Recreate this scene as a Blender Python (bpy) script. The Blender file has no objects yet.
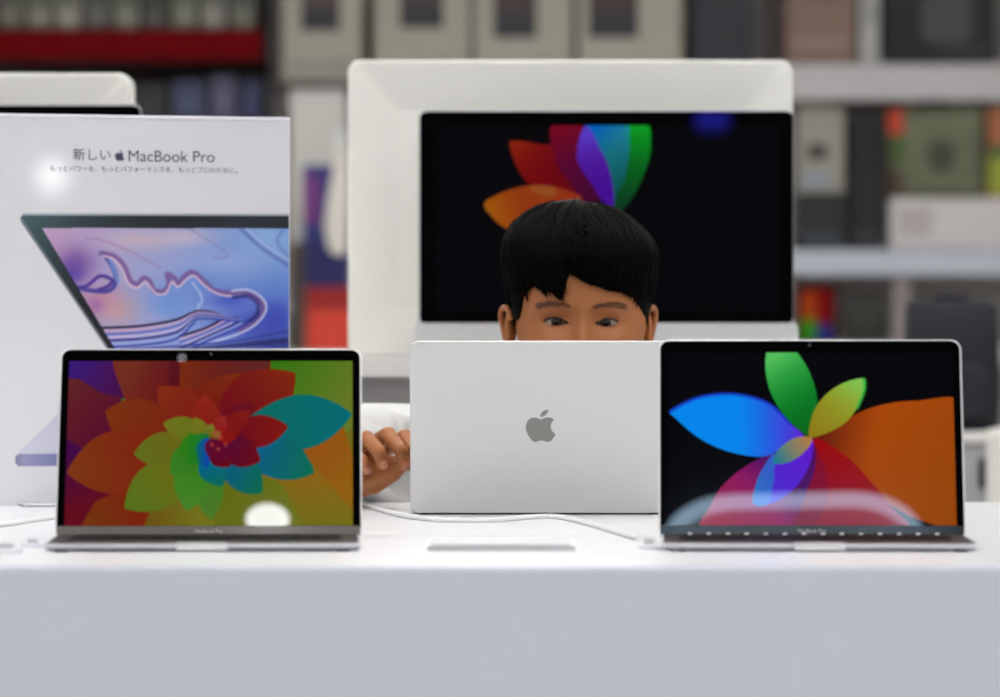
import bpy, bmesh, math, random
import numpy as np
from mathutils import Vector, Matrix
random.seed(7)
rng = np.random.default_rng(7)
SC = bpy.context.scene
COL = SC.collection
R = math.radians

# ------------------------------------------------------------------ camera, light, exposure
F = 4172.0                       # focal length in pixels of a 1000 px wide frame
T = 1.0                          # height of the display counter
ZC = T + 0.195                   # camera height
camd = bpy.data.cameras.new('camera')
cam = bpy.data.objects.new('camera', camd); COL.objects.link(cam)
cam.location = (0, 0, ZC); cam.rotation_euler = (R(90), 0, 0)
camd.sensor_width = 36.0; camd.lens = 36.0 * F / 1000.0
camd.clip_start = 0.05; camd.clip_end = 60
camd.dof.use_dof = True; camd.dof.focus_distance = 4.72; camd.dof.aperture_fstop = 5.0
SC.camera = cam
SC.view_settings.view_transform = 'Standard'; SC.view_settings.look = 'None'
SC.view_settings.gamma = 1.0; SC.view_settings.use_curve_mapping = False
SC.view_settings.exposure = 0.0
SC.cycles.use_denoising = True
SC.cycles.sample_clamp_indirect = 6.0
SC.cycles.caustics_reflective = False
wd = bpy.data.worlds.new('world'); SC.world = wd; wd.use_nodes = True
wd.node_tree.nodes['Background'].inputs[0].default_value = (0.8, 0.85, 1, 1)
wd.node_tree.nodes['Background'].inputs[1].default_value = 0.02
CEIL = 3.4
PANEL_STRENGTH = 13.2
PANELS = [(x, y) for y in (-1.9, -0.4) for x in (-2.6, -1.3, 0.0, 1.3, 2.6)] + \
         [(x, 1.6) for x in (-2.6, -1.4, 1.6, 2.8)] + \
         [(x, y) for y in (3.5, 5.2, 7.0) for x in (-2.6, -1.3, 0.0, 1.3, 2.6)] + \
         [(x, y) for y in (8.8, 10.6) for x in (-2.6, 0.0, 2.6)] + \
         [(x, 12.3) for x in (-3.2, -2.1, -1.0, 0.0, 1.0, 2.1, 3.2)]  # last row added out of view to brighten the far shelves

# ------------------------------------------------------------------ helpers
def s2l(c):
    c = np.asarray(c, float) / 255.0
    return np.where(c <= 0.04045, c / 12.92, ((c + 0.055) / 1.055) ** 2.4)

def mat(name, rgb, rough=0.5, metal=0.0, coat=0.0, spec=0.5, emis=None, estr=0.0, vary=0.04, vscale=30.0, bump=0.0, bscale=200.0, trans=0.0, ior=1.45, sss=0.0):
    m = bpy.data.materials.new(name); m.use_nodes = True
    nt = m.node_tree; b = nt.nodes['Principled BSDF']
    lin = s2l(rgb)
    b.inputs['Base Color'].default_value = (*lin, 1)
    b.inputs['Roughness'].default_value = rough
    b.inputs['Metallic'].default_value = metal
    b.inputs['Coat Weight'].default_value = coat
    b.inputs['Coat Roughness'].default_value = 0.04
    b.inputs['Specular IOR Level'].default_value = spec
    b.inputs['Transmission Weight'].default_value = trans
    b.inputs['IOR'].default_value = ior
    if sss:
        b.inputs['Subsurface Weight'].default_value = sss
        b.inputs['Subsurface Radius'].default_value = (0.008, 0.003, 0.0015)
    if emis is not None:
        b.inputs['Emission Color'].default_value = (*s2l(emis), 1)
        b.inputs['Emission Strength'].default_value = estr
    if vary or bump:
        tc = nt.nodes.new('ShaderNodeTexCoord')
    if vary:
        nz = nt.nodes.new('ShaderNodeTexNoise'); nz.inputs['Scale'].default_value = vscale
        nt.links.new(tc.outputs['Object'], nz.inputs['Vector'])
        mx = nt.nodes.new('ShaderNodeMix'); mx.data_type = 'RGBA'
        mx.inputs[6].default_value = (*np.clip(lin * (1 - vary), 0, 1), 1)
        mx.inputs[7].default_value = (*np.clip(lin * (1 + vary), 0, 1), 1)
        nt.links.new(nz.outputs['Fac'], mx.inputs[0])
        nt.links.new(mx.outputs[2], b.inputs['Base Color'])
    if bump:
        n2 = nt.nodes.new('ShaderNodeTexNoise'); n2.inputs['Scale'].default_value = bscale
        nt.links.new(tc.outputs['Object'], n2.inputs['Vector'])
        bp = nt.nodes.new('ShaderNodeBump'); bp.inputs['Strength'].default_value = bump
        bp.inputs['Distance'].default_value = 0.002
        nt.links.new(n2.outputs['Fac'], bp.inputs['Height'])
        nt.links.new(bp.outputs['Normal'], b.inputs['Normal'])
    return m

def vmat(name, emit=1.0, rough=0.12, base=False, spec=0.5, coat=0.0):
    """surface coloured by the 'Col' attribute: lit print (base) or backlit screen (emit)"""
    m = bpy.data.materials.new(name); m.use_nodes = True
    nt = m.node_tree; b = nt.nodes['Principled BSDF']
    at = nt.nodes.new('ShaderNodeAttribute'); at.attribute_name = 'Col'
    b.inputs['Roughness'].default_value = rough
    b.inputs['Specular IOR Level'].default_value = spec
    b.inputs['Coat Weight'].default_value = coat
    b.inputs['Coat Roughness'].default_value = 0.03
    if base:
        nt.links.new(at.outputs['Color'], b.inputs['Base Color'])
    else:
        b.inputs['Base Color'].default_value = (0.002, 0.002, 0.003, 1)
        nt.links.new(at.outputs['Color'], b.inputs['Emission Color'])
        b.inputs['Emission Strength'].default_value = emit
    return m

def sharp_caps(me):
    """flat end faces keep their own normal"""
    keys = set()
    for p in me.polygons:
        if p.loop_total > 4: keys.update(p.edge_keys)
    if keys:
        at_ = me.attributes.get('sharp_edge') or me.attributes.new('sharp_edge', 'BOOLEAN', 'EDGE')
        for e in me.edges:
            if e.key in keys: at_.data[e.index].value = True

def link_mesh(name, me, m=None, parent=None, ang=35):
    if m is not None and len(me.materials) == 0:
        for q in (m if isinstance(m, (list, tuple)) else [m]): me.materials.append(q)
    if ang is not None and len(me.polygons):
        me.polygons.foreach_set('use_smooth', np.ones(len(me.polygons), dtype=bool))
        me.set_sharp_from_angle(angle=R(ang)); sharp_caps(me)
    o = bpy.data.objects.new(name, me); COL.objects.link(o)
    if parent is not None: o.parent = parent
    return o

def obj(name, bm, m, parent=None, ang=35):
    bmesh.ops.recalc_face_normals(bm, faces=bm.faces)
    me = bpy.data.meshes.new(name); bm.to_mesh(me); bm.free()
    return link_mesh(name, me, m, parent, ang)

def pydata(name, v, f, m, parent=None, ang=35):
    me = bpy.data.meshes.new(name); me.from_pydata([tuple(p) for p in v], [], f); me.update()
    return link_mesh(name, me, m, parent, ang)

def thing(name, label, cat, loc=(0, 0, 0), rz=0, group=None):
    o = bpy.data.objects.new(name, None); COL.objects.link(o); o.empty_display_size = 0.05
    o.location = loc; o.rotation_euler = (0, 0, rz); o['label'] = label; o['category'] = cat
    if group: o['group'] = group
    return o

def tag(o, label, cat, group=None):
    o['label'] = label; o['category'] = cat
    if group: o['group'] = group
    return o

def struct(o):
    o['kind'] = 'structure'; return o

def bbox(bm, lo, hi, bev=0.0, seg=2):
    lo = Vector(lo); hi = Vector(hi)
    r = bmesh.ops.create_cube(bm, size=1)
    for v in r['verts']:
        v.co = Vector((lo[i] + (v.co[i] + 0.5) * (hi[i] - lo[i]) for i in range(3)))
    if bev:
        es = list({e for v in r['verts'] for e in v.link_edges})
        bmesh.ops.bevel(bm, geom=es, offset=bev, segments=seg, affect='EDGES', clamp_overlap=True)

def box(name, lo, hi, m, parent=None, bev=0.003, seg=2):
    bm = bmesh.new(); bbox(bm, lo, hi, bev, seg); return obj(name, bm, m, parent, 22)

def rr(w, h, r, n=8):
    """rounded rectangle outline, CCW, centred"""
    pts = []
    for cx, cy, a0 in ((w/2-r, h/2-r, 0), (-w/2+r, h/2-r, 90), (-w/2+r, -h/2+r, 180), (w/2-r, -h/2+r, 270)):
        for k in range(n + 1):
            a = R(a0 + 90.0 * k / n); pts.append((cx + r*math.cos(a), cy + r*math.sin(a)))
    return pts

def loft(bm, rings, cap0=True, cap1=True, close=True):
    vs = [[bm.verts.new(p) for p in ring] for ring in rings]
    n = len(vs[0])
    for a, b in zip(vs, vs[1:]):
        for i in range(n if close else n - 1):
            j = (i + 1) % n
            bm.faces.new((a[i], a[j], b[j], b[i]))
    if cap0: bm.faces.new(list(reversed(vs[0])))
    if cap1: bm.faces.new(vs[-1])
    return vs

def slab(bm, w, h, r, z0, z1, e=0.001, cx=0, cy=0, n=8, k=3):
    """rounded-rectangle plate with filleted rims"""
    rings = []
    def ring(ins, z):
        return [(x + cx, y + cy, z) for x, y in rr(w - 2*ins, h - 2*ins, max(r - ins, 0.0004), n)]
    for i in range(k + 1):
        a = R(90.0 * i / k); rings.append(ring(e * (1 - math.sin(a)), z0 + e * (1 - math.cos(a))))
    for i in range(k + 1):
        a = R(90.0 * i / k); rings.append(ring(e * (1 - math.cos(a)), z1 - e * (1 - math.sin(a))))
    loft(bm, rings)

def tube(bm, pts, rad, n=10, caps=True):
    pts = [Vector(p) for p in pts]
    rads = rad if isinstance(rad, (list, tuple)) else [rad] * len(pts)
    t0 = (pts[1] - pts[0]).normalized()
    up = Vector((0, 0, 1)) if abs(t0.z) < 0.9 else Vector((1, 0, 0))
    u = t0.cross(up).normalized(); rings = []
    for i, p in enumerate(pts):
        t = (pts[min(i+1, len(pts)-1)] - pts[max(i-1, 0)]).normalized()
        u = (u - t * u.dot(t)).normalized(); v = t.cross(u)
        rings.append([p + (u*math.cos(2*math.pi*k/n) + v*math.sin(2*math.pi*k/n)) * rads[i] for k in range(n)])
    loft(bm, rings, caps, caps)

def smooth_path(pts, per=10):
    P = [np.array(p, float) for p in pts]; out = []
    for i in range(len(P) - 1):
        a = P[max(i-1, 0)]; b = P[i]; c = P[i+1]; d = P[min(i+2, len(P)-1)]
        for k in range(per):
            t = k / per
            out.append(0.5*((2*b) + (c-a)*t + (2*a-5*b+4*c-d)*t*t + (3*b-a-3*c+d)*t**3))
    out.append(P[-1]); return out

def spline_closed(pts, per=8):
    P = np.array(pts, float); n = len(P); out = []
    for i in range(n):
        a, b, c, d = P[i-1], P[i], P[(i+1) % n], P[(i+2) % n]
        for k in range(per):
            t = k / per
            out.append(0.5*((2*b) + (c-a)*t + (2*a-5*b+4*c-d)*t*t + (3*b-a-3*c+d)*t**3))
    return np.array(out)

def ellipsoid(bm, c, r, u=20, v=14, M=None):
    q = bmesh.ops.create_uvsphere(bm, u_segments=u, v_segments=v, radius=1)
    for x in q['verts']:
        p = Vector((x.co.x*r[0], x.co.y*r[1], x.co.z*r[2]))
        if M is not None: p = M @ p
        x.co = p + Vector(c)

def at(px, py, d):
    return Vector(((px - 500) * d / F, d, ZC - (py - 348.5) * d / F))

def table_d(py):                      # depth at which the counter top shows at image row py
    return F * 0.195 / (py - 348.5)

# ------------------------------------------------------------------ painted pictures (screens and prints)
class Picture:
    def __init__(s, X, Y, bg):
        s.X, s.Y = X, Y; s.C = np.zeros(X.shape + (3,)); s.C[:] = bg
    def blend(s, a, col):
        s.C = s.C * (1 - a[..., None]) + np.asarray(col, float) * a[..., None]
    def inside(s, pts):
        X, Y = s.X, s.Y; ins = np.zeros(X.shape, bool)
        P = np.asarray(pts, float); Q = np.roll(P, -1, axis=0)
        for (x0, y0), (x1, y1) in zip(P, Q):
            if y0 == y1: continue
            c = (Y >= min(y0, y1)) & (Y < max(y0, y1))
            ins ^= c & (X < x0 + (Y - y0) * (x1 - x0) / (y1 - y0))
        return ins
    def grad(s, p0, c0, p1, c1, p2=None, c2=None):
        p0 = np.array(p0, float); d = np.array(p1, float) - p0
        t = np.clip(((s.X - p0[0])*d[0] + (s.Y - p0[1])*d[1]) / (d @ d), 0, 1)[..., None]
        col = np.asarray(c0, float)*(1-t) + np.asarray(c1, float)*t
        if p2 is not None:
            d = np.array(p2, float) - p0
            t = np.clip(((s.X - p0[0])*d[0] + (s.Y - p0[1])*d[1]) / (d @ d), 0, 1)[..., None]
            col = col*(1-t) + np.asarray(c2, float)*t
        return col
    def poly(s, pts, col, smooth=True, alpha=1.0):
        pts = spline_closed(pts) if smooth else pts
        s.blend(s.inside(pts).astype(float) * alpha, col)
    def petal(s, base, tip, w, cb, ct, bend=0.0, peak=0.55, alpha=1.0):
        b = np.array(base, float); d = np.array(tip, float) - b; L = math.hypot(*d); u = d / L; nrm = np.array([-u[1], u[0]])
        dx = s.X - b[0]; dy = s.Y - b[1]
        t = (dx*u[0] + dy*u[1]) / L; q = dx*nrm[0] + dy*nrm[1]
        tc = np.clip(t, 0, 1); q = q - bend * np.sin(math.pi*tc)
        k = math.log(0.5) / math.log(peak)
        hw = w * np.sin(math.pi * tc**k) ** 0.85
        a = np.clip((hw - np.abs(q)) / 2.5 + 0.5, 0, 1) * ((t > 0) & (t < 1))
        tt = tc[..., None]; col = np.asarray(cb, float)*(1-tt) + np.asarray(ct, float)*tt
        s.blend(a * alpha, col)
    def stroke(s, pts, w, col, soft=1.0, alpha=1.0, per=8):
        pts = smooth_path(pts, per); D = np.full(s.X.shape, 1e9)
        for p, q in zip(pts, pts[1:]):
            d = q - p; l = d @ d
            if l < 1e-9: continue
            t = np.clip(((s.X-p[0])*d[0] + (s.Y-p[1])*d[1]) / l, 0, 1)
            D = np.minimum(D, np.hypot(s.X-p[0]-t*d[0], s.Y-p[1]-t*d[1]))
        s.blend(np.clip((w/2 - D)/soft + 0.5, 0, 1) * alpha, col)

def picture_mesh(name, nu, nv, to_local, to_pic, paint, m, parent):
    """dense flat sheet nu x nv; to_local(u,v)->(x,y,z) arrays, to_pic(u,v)->(X,Y) arrays"""
    u, v = np.meshgrid(np.linspace(0, 1, nu), np.linspace(0, 1, nv))
    x, y, z = to_local(u, v)
    co = np.stack([x, y, z], -1).reshape(-1, 3)
    X, Y = to_pic(u, v)
    C = np.clip(paint(X, Y), 0, 255)
    C = s2l(C).reshape(-1, 3)
    i = np.arange(nu*nv).reshape(nv, nu)
    quads = np.stack([i[1:, :-1], i[1:, 1:], i[:-1, 1:], i[:-1, :-1]], -1).reshape(-1, 4)
    me = bpy.data.meshes.new(name)
    me.vertices.add(len(co)); me.vertices.foreach_set('co', co.ravel())
    me.loops.add(quads.size); me.loops.foreach_set('vertex_index', quads.ravel())
    me.polygons.add(len(quads)); me.polygons.foreach_set('loop_start', np.arange(0, quads.size, 4))
    at_ = me.attributes.new('Col', 'FLOAT_COLOR', 'POINT')
    at_.data.foreach_set('color', np.concatenate([C, np.ones((len(C), 1))], 1).ravel().astype(np.float32))
    me.update(calc_edges=True)
    return link_mesh(name, me, m, parent, None)

def text_mesh(name, body, height, loc, rot, m, parent, width=None, depth=0.0001, bold=0.0):
    cu = bpy.data.curves.new(name, 'FONT'); cu.body = body; cu.size = height; cu.align_x = 'CENTER'; cu.align_y = 'CENTER'
    cu.extrude = depth; cu.offset = bold
    to = bpy.data.objects.new(name, cu); COL.objects.link(to)
    bpy.context.view_layer.update()
    dg = bpy.context.evaluated_depsgraph_get()
    me = bpy.data.meshes.new_from_object(to.evaluated_get(dg))
    bpy.data.objects.remove(to)
    if width:
        xs = [v.co.x for v in me.vertices]; k = width / (max(xs) - min(xs)); mid = (max(xs) + min(xs)) / 2
        for v in me.vertices: v.co.x = (v.co.x - mid) * k; v.co.y *= k
    me.materials.clear()
    o = link_mesh(name, me, m, parent, None)
    o.location = loc; o.rotation_euler = rot
    return o

LOGO_BODY = [(400,282),(430,268),(465,262),(505,268),(527,292),(505,315),(497,350),(500,385),(515,412),(540,437),(525,475),(493,512),(460,519),(430,508),(402,504),(375,510),(345,520),(313,505),(275,450),(252,390),(252,345),(268,298),(305,268),(350,266)]
LOGO_LEAF = [(392,255),(396,228),(425,194),(467,182),(463,215),(432,247)]
def logo_mesh(name, height, M, m, parent, thick=0.0002):
    bm = bmesh.new(); k = height / 338.0
    for pts, per in ((LOGO_BODY, 5), (LOGO_LEAF, 4)):
        P = [((x-395)*k, (351-y)*k) for x, y in spline_closed(pts, per)]
        loft(bm, [[M @ Vector((x, y, 0)) for x, y in P], [M @ Vector((x, y, thick)) for x, y in P]])
    return obj(name, bm, m, parent, 30)

# ------------------------------------------------------------------ materials
M = {}
M['white'] = mat('white_laminate', (229, 229, 232), 0.28, vary=0.012, vscale=3)
M['counter_front'] = mat('white_gloss_panel', (220, 225, 238), 0.35, vary=0.012, vscale=2)
M['alu'] = mat('silver_aluminium', (212, 211, 210), 0.45, 0.3, vary=0.02, bump=0.05, bscale=900)
M['alu_rim'] = mat('bright_aluminium_rim', (225, 225, 226), 0.3, 0.6, vary=0.02)
M['grey_alu'] = mat('grey_aluminium', (200, 199, 206), 0.36, 0.3, vary=0.02, bump=0.05, bscale=900)
M['notch'] = mat('scoop_highlight_white', (255, 255, 255), 0.3, 0.0, vary=0.01)  # pure white paints the highlight on the thumb scoop
M['black_glass'] = mat('black_glass', (3, 3, 4), 0.0, spec=0.4, vary=0)
M['chin_dark'] = mat('dark_glass_chin', (40, 43, 45), 0.1, vary=0.02)
M['chin_reflection'] = mat('chin_painted_reflection', (112, 108, 104), 0.12, vary=0.02)  # black glass chin with its grey reflection put into the colour
M['deck'] = mat('deck_dark_reflection', (54, 48, 48), 0.5, 0.0, spec=0.1, vary=0.03)  # dark reflection of the lid is painted into the deck colour
M['key'] = mat('black_key', (24, 22, 22), 0.6, spec=0.1, vary=0.05)
M['keydeck'] = mat('key_well', (34, 29, 29), 0.6, spec=0.1, vary=0.05)
M['rubber'] = mat('black_rubber', (20, 20, 20), 0.8)
M['mark'] = mat('mirror_grey_mark', (132, 131, 128), 0.3, 0.3, vary=0.02)
M['ink'] = mat('dark_ink', (70, 72, 84), 0.5, vary=0.02)
M['ink_blue'] = mat('navy_ink', (66, 70, 96), 0.5, vary=0.02)
M['chin_text'] = mat('pale_lettering', (190, 190, 190), 0.4, vary=0.0)
M['icon'] = mat('touch_strip_icon', (200, 200, 200), .4, emis=(225, 225, 230), estr=.4, vary=0)
M['cable'] = mat('white_cable', (238, 238, 236), 0.4, vary=0.01)
M['clear'] = mat('clear_acrylic', (215, 216, 220), 0.15, trans=0.25, ior=1.3, vary=0)
M['acrylic_edge'] = mat('frosted_acrylic_edge', (236, 236, 244), 0.2, vary=0.01)
M['screen'] = vmat('lit_screen', 1.0, 0.0, spec=0.4)
M['screen_far'] = vmat('lit_screen_matte', 0.85, 0.02, spec=0.3)
M['print'] = vmat('glossy_print', base=True, rough=0.25, coat=0.6)
M['skin'] = mat('skin', (166, 103, 58), 0.5, vary=0.05, vscale=60, sss=0.12, bump=0.08, bscale=400)
M['hair'] = mat('black_hair', (8, 7, 6), 0.55, spec=0.25, ior=1.13, vary=0.3, vscale=80)
M['brow'] = mat('dark_brow', (100, 62, 40), 0.7, vary=0.1)
M['lash'] = mat('dark_lash', (28, 18, 14), 0.6, vary=0.1)
M['sclera'] = mat('eye_white', (168, 148, 134), 0.2, vary=0.02)
M['iris'] = mat('dark_brown_iris', (38, 24, 18), 0.15, vary=0.1)
M['pupil'] = mat('pupil', (6, 5, 5), 0.1, vary=0)
M['nail'] = mat('fingernail', (186, 116, 92), 0.3, vary=0.03)
M['shirt'] = mat('white_cotton', (218, 218, 217), 0.8, vary=0.02, bump=0.2, bscale=500)
M['trousers'] = mat('dark_denim', (44, 50, 68), 0.85, vary=0.1)
M['shoe'] = mat('grey_canvas', (110, 110, 115), 0.7, vary=0.06)

# ------------------------------------------------------------------ the room
XW, Y0, Y1 = 4.2, -3.2, 15.8
M['floor'] = mat('pale_floor', (205, 205, 203), 0.35, vary=0.05, vscale=4)
M['ceil'] = mat('dark_ceiling', (34, 34, 36), 0.9, vary=0.05, vscale=3)
M['wall'] = mat('store_wall', (150, 148, 145), 0.8, vary=0.03, vscale=3)
M['wall_side'] = mat('store_side_wall', (190, 188, 186), 0.8, vary=0.03, vscale=3)
M['wall_front'] = mat('dark_store_front', (28, 28, 31), 0.8, vary=0.05, vscale=3)
struct(box('floor', (-XW, Y0, -0.1), (XW, Y1, 0), M['floor'], bev=0))
struct(box('ceiling', (-XW, Y0, CEIL), (XW, Y1, CEIL + 0.1), M['ceil'], bev=0))
struct(box('wall_back', (-XW, Y1, 0), (XW, Y1 + 0.1, CEIL), M['wall'], bev=0))
struct(box('wall_front', (-XW, Y0 - 0.1, 0), (XW, Y0, CEIL), M['wall_front'], bev=0))
struct(box('wall_left', (-XW - 0.1, Y0, 0), (-XW, Y1, CEIL), M['wall_side'], bev=0))
struct(box('wall_right', (XW, Y0, 0), (XW + 0.1, Y1, CEIL), M['wall_side'], bev=0))

M['lamp'] = mat('lamp_diffuser', (250, 250, 250), 0.6, emis=(250, 249, 247), estr=PANEL_STRENGTH, vary=0)
M['lamp_frame'] = mat('lamp_frame', (225, 225, 225), 0.5)
lamp0 = thing('ceiling_panel_light', 'unseen square white flat panel light fixed to the dark shop ceiling', 'ceiling light', (*PANELS[0], CEIL), 0, 'panel lights on the ceiling')
bm = bmesh.new()
for a, b in (((-.31, -.31), (.31, -.29)), ((-.31, .29), (.31, .31)), ((-.31, -.29), (-.29, .29)), ((.29, -.29), (.31, .29))):
    bbox(bm, (a[0], a[1], -.03), (b[0], b[1], 0), 0.002)
obj('frame', bm, M['lamp_frame'], lamp0)
box('diffuser', (-.289, -.289, -.022), (.289, .289, -.002), M['lamp'], lamp0, bev=0)
for p in PANELS[1:]:
    c = lamp0.copy(); COL.objects.link(c); c.location = (*p, CEIL)
    for ch in lamp0.children:
        d = ch.copy(); COL.objects.link(d); d.parent = c

# a square tube lamp and two small lamps above the front of the counter (they mirror in the laptop screens)
M['tube_lamp'] = mat('tube_lamp_glow', (250, 250, 250), 0.5, emis=(190, 225, 255), estr=11.0, vary=0)
M['tube_dim'] = mat('tube_lamp_diffuser', (235, 235, 235), 0.6, emis=(235, 240, 255), estr=0.6, vary=0)
M['spot_glow'] = mat('spot_lamp_glow', (250, 250, 250), 0.5, emis=(245, 245, 255), estr=26.0, vary=0)
lp = thing('square_tube_light', 'square tube ceiling light with rounded corners above the counter', 'ceiling light', (0.300, 1.072, CEIL))
bm = bmesh.new(); slab(bm, .42, .42, .07, -.02, 0, .004); obj('diffuser', bm, M['tube_dim'], lp)
bm = bmesh.new(); ring = [Vector((x, y, -.036)) for x, y in rr(.475, .46, .13, 10)]
rings = []
for i, p in enumerate(ring):
    t = (ring[(i+1) % len(ring)] - ring[i-1]).normalized(); u = Vector((-t.y, t.x, 0))
    rings.append([p + u*math.cos(2*math.pi*k/10)*.015 + Vector((0, 0, 1))*math.sin(2*math.pi*k/10)*.015 for k in range(10)])
rings.append(rings[0]); loft(bm, rings, False, False); bmesh.ops.remove_doubles(bm, verts=bm.verts, dist=1e-5)
obj('glowing_tube', bm, M['tube_lamp'], lp)
for x, y, r_, lab in ((-.205, 2.292, .037, 'round white downlight over the left end of the counter'), (-.36, 2.64, .0045, 'tiny round pin spot light on the dark ceiling')):
    lp = thing('ceiling_downlight', lab, 'ceiling light', (x, y, CEIL))
    bm = bmesh.new(); rings = [[(rr_*math.cos(2*math.pi*k/28), rr_*math.sin(2*math.pi*k/28), z) for k in range(28)] for rr_, z in ((r_*1.02, 0), (r_*1.25, 0), (r_*1.25, -.006), (r_*1.02, -.012))]
    loft(bm, rings + [rings[0]], False, False); bmesh.ops.remove_doubles(bm, verts=bm.verts, dist=1e-6); obj('trim_ring', bm, M['lamp_frame'], lp)
    bm = bmesh.new(); ellipsoid(bm, (0, 0, -.004), (r_, r_, .006), 28, 8); obj('lamp_face', bm, M['spot_glow'], lp)
M['wall_glow'] = mat('wall_lamp_glow', (250, 250, 250), .5, emis=(250, 250, 250), estr=16.0, vary=0)
M['blue_glow'] = mat('blue_sign_glow', (60, 60, 200), .5, emis=(60, 60, 255), estr=6.0, vary=0)
lp = thing('wall_sign_light', 'blue glowing sign light on the wall behind the photographer', 'sign light', (.767, Y0, 2.02))
bm = bmesh.new(); slab(bm, .12, .07, .03, 0, .03, .004)
bmesh.ops.rotate(bm, verts=bm.verts, cent=(0, 0, 0), matrix=Matrix.Rotation(R(-90), 3, 'X')); obj('lit_face', bm, M['blue_glow'], lp)
lp = thing('wall_lamp', 'round white lamp on the wall behind the photographer', 'wall lamp', (3.147, Y0, 1.785))
bm = bmesh.new(); ellipsoid(bm, (0, .03, 0), (.058, .03, .058), 28, 12); obj('globe', bm, M['wall_glow'], lp)
bm = bmesh.new(); slab(bm, .19, .19, .09, 0, .02, .004)
bmesh.ops.rotate(bm, verts=bm.verts, cent=(0, 0, 0), matrix=Matrix.Rotation(R(-90), 3, 'X')); obj('backplate', bm, M['lamp_frame'], lp)

# ------------------------------------------------------------------ the display counter
D0, D1 = 3.722, 5.30
ct = thing('display_counter', 'long white glossy shop counter holding the laptops and the poster', 'counter', (0, D0, 0))
L0 = D1 - D0
box('front_panel', (-1.3, 0, 0), (1.3, 0.02, T), M['counter_front'], ct, bev=0.0025, seg=3)
box('countertop', (-1.3, 0.0202, T - 0.04), (1.3, L0, T), M['white'], ct, bev=0.001)
box('back_panel', (-1.3, L0 - 0.03, 0), (1.3, L0 - 0.01, T - 0.0402), M['counter_front'], ct, bev=0.002)
for sx in (-1, 1):
    a, b = sorted((sx*1.3, sx*1.28)); box('end_panel', (a, 0.0202, 0), (b, L0 - 0.0302, T - 0.0402), M['counter_front'], ct, bev=0.001)

# ------------------------------------------------------------------ laptops
LW, LD = 0.304, 0.212
def paint_fan(X, Y):                                    # petals on black (right hand laptop), crop px
    p = Picture(X, Y, (1, 1, 3))
    oc = p.grad((470, 300), (88, 18, 8), (640, 330), (172, 70, 0), (870, 560), (145, 68, 4))
    p.poly([(470,305),(520,280),(600,232),(680,208),(760,200),(900,205),(900,400),(900,565),(830,556),(740,525),(670,480),(610,410),(540,350)], oc)
    rc = p.grad((470, 310), (150, 0, 5), (640, 430), (150, 22, 12), (420, 540), (132, 8, 48))
    p.poly([(468,308),(520,330),(580,375),(640,440),(690,500),(735,560),(560,575),(395,560),(410,460),(440,370)], rc)
    mc = p.grad((330, 360), (72, 12, 96), (260, 420), (128, 14, 112), (160, 550), (150, 30, 60))
    p.poly([(440,320),(370,345),(310,365),(250,400),(200,445),(165,500),(140,565),(300,570),(400,560),(440,470),(468,400),(470,330)], mc)
    p.poly([(462,308),(470,340),(468,400),(440,470),(402,560),(450,560),(500,500),(500,400)], (112, 6, 60), alpha=.55)
    vc = p.grad((300, 480), (45, 118, 190), (352, 465), (66, 40, 205), (460, 310), (96, 22, 200))
    p.poly([(462,308),(410,320),(355,350),(318,395),(298,440),(290,492),(330,496),(385,470),(430,425),(458,370)], vc)
    p.poly([(352,348),(318,395),(298,440),(290,492),(330,494),(348,440),(352,400)], (38, 112, 190), alpha=.75)
    t_ = np.clip((X - 250)/190, 0, 1)[..., None]**1.2; bc = np.array((0, 132, 234.))*(1-t_) + np.array((92, 34, 205.))*t_
    p.poly([(440,308),(400,265),(350,215),(295,190),(225,179),(150,186),(95,206),(54,230),(70,250),(120,295),(180,330),(250,352),(320,359),(370,340)], bc)
    p.stroke([(54,231),(95,207),(150,187),(225,180),(295,191),(350,216),(400,266)], 9, (22, 50, 190), 4, .8)
    gc = p.grad((345, 80), (84, 188, 92), (440, 230), (0, 150, 40), (470, 300), (6, 96, 24))
    p.poly([(456,302),(410,270),(370,225),(342,170),(330,110),(334,55),(350,20),(400,20),(418,55),(450,105),(472,165),(478,215),(466,260)], gc)
    yc = p.grad((590, 150), (128, 190, 80), (540, 230), (146, 170, 48), (460, 300), (140, 118, 16))
    p.poly([(458,304),(456,270),(470,225),(505,180),(555,148),(612,136),(612,170),(592,220),(560,260),(515,288)], yc)
    p.stroke([(612,138),(613,170),(593,220)], 9, (50, 180, 60), 4, .8)
    tc = p.grad((355, 375), (20, 128, 140), (410, 340), (60, 140, 130), (458, 308), (190, 130, 50))
    p.poly([(462,306),(425,303),(390,318),(360,345),(350,378),(385,378),(420,362),(450,335)], tc, alpha=.9)
    return p.C
def fan_px(u, v):
    xl = 50 + (42-50)*v; xr = 864 + (878-864)*v
    return xl + (xr-xl)*u, 61 + (553-61)*v

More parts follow.
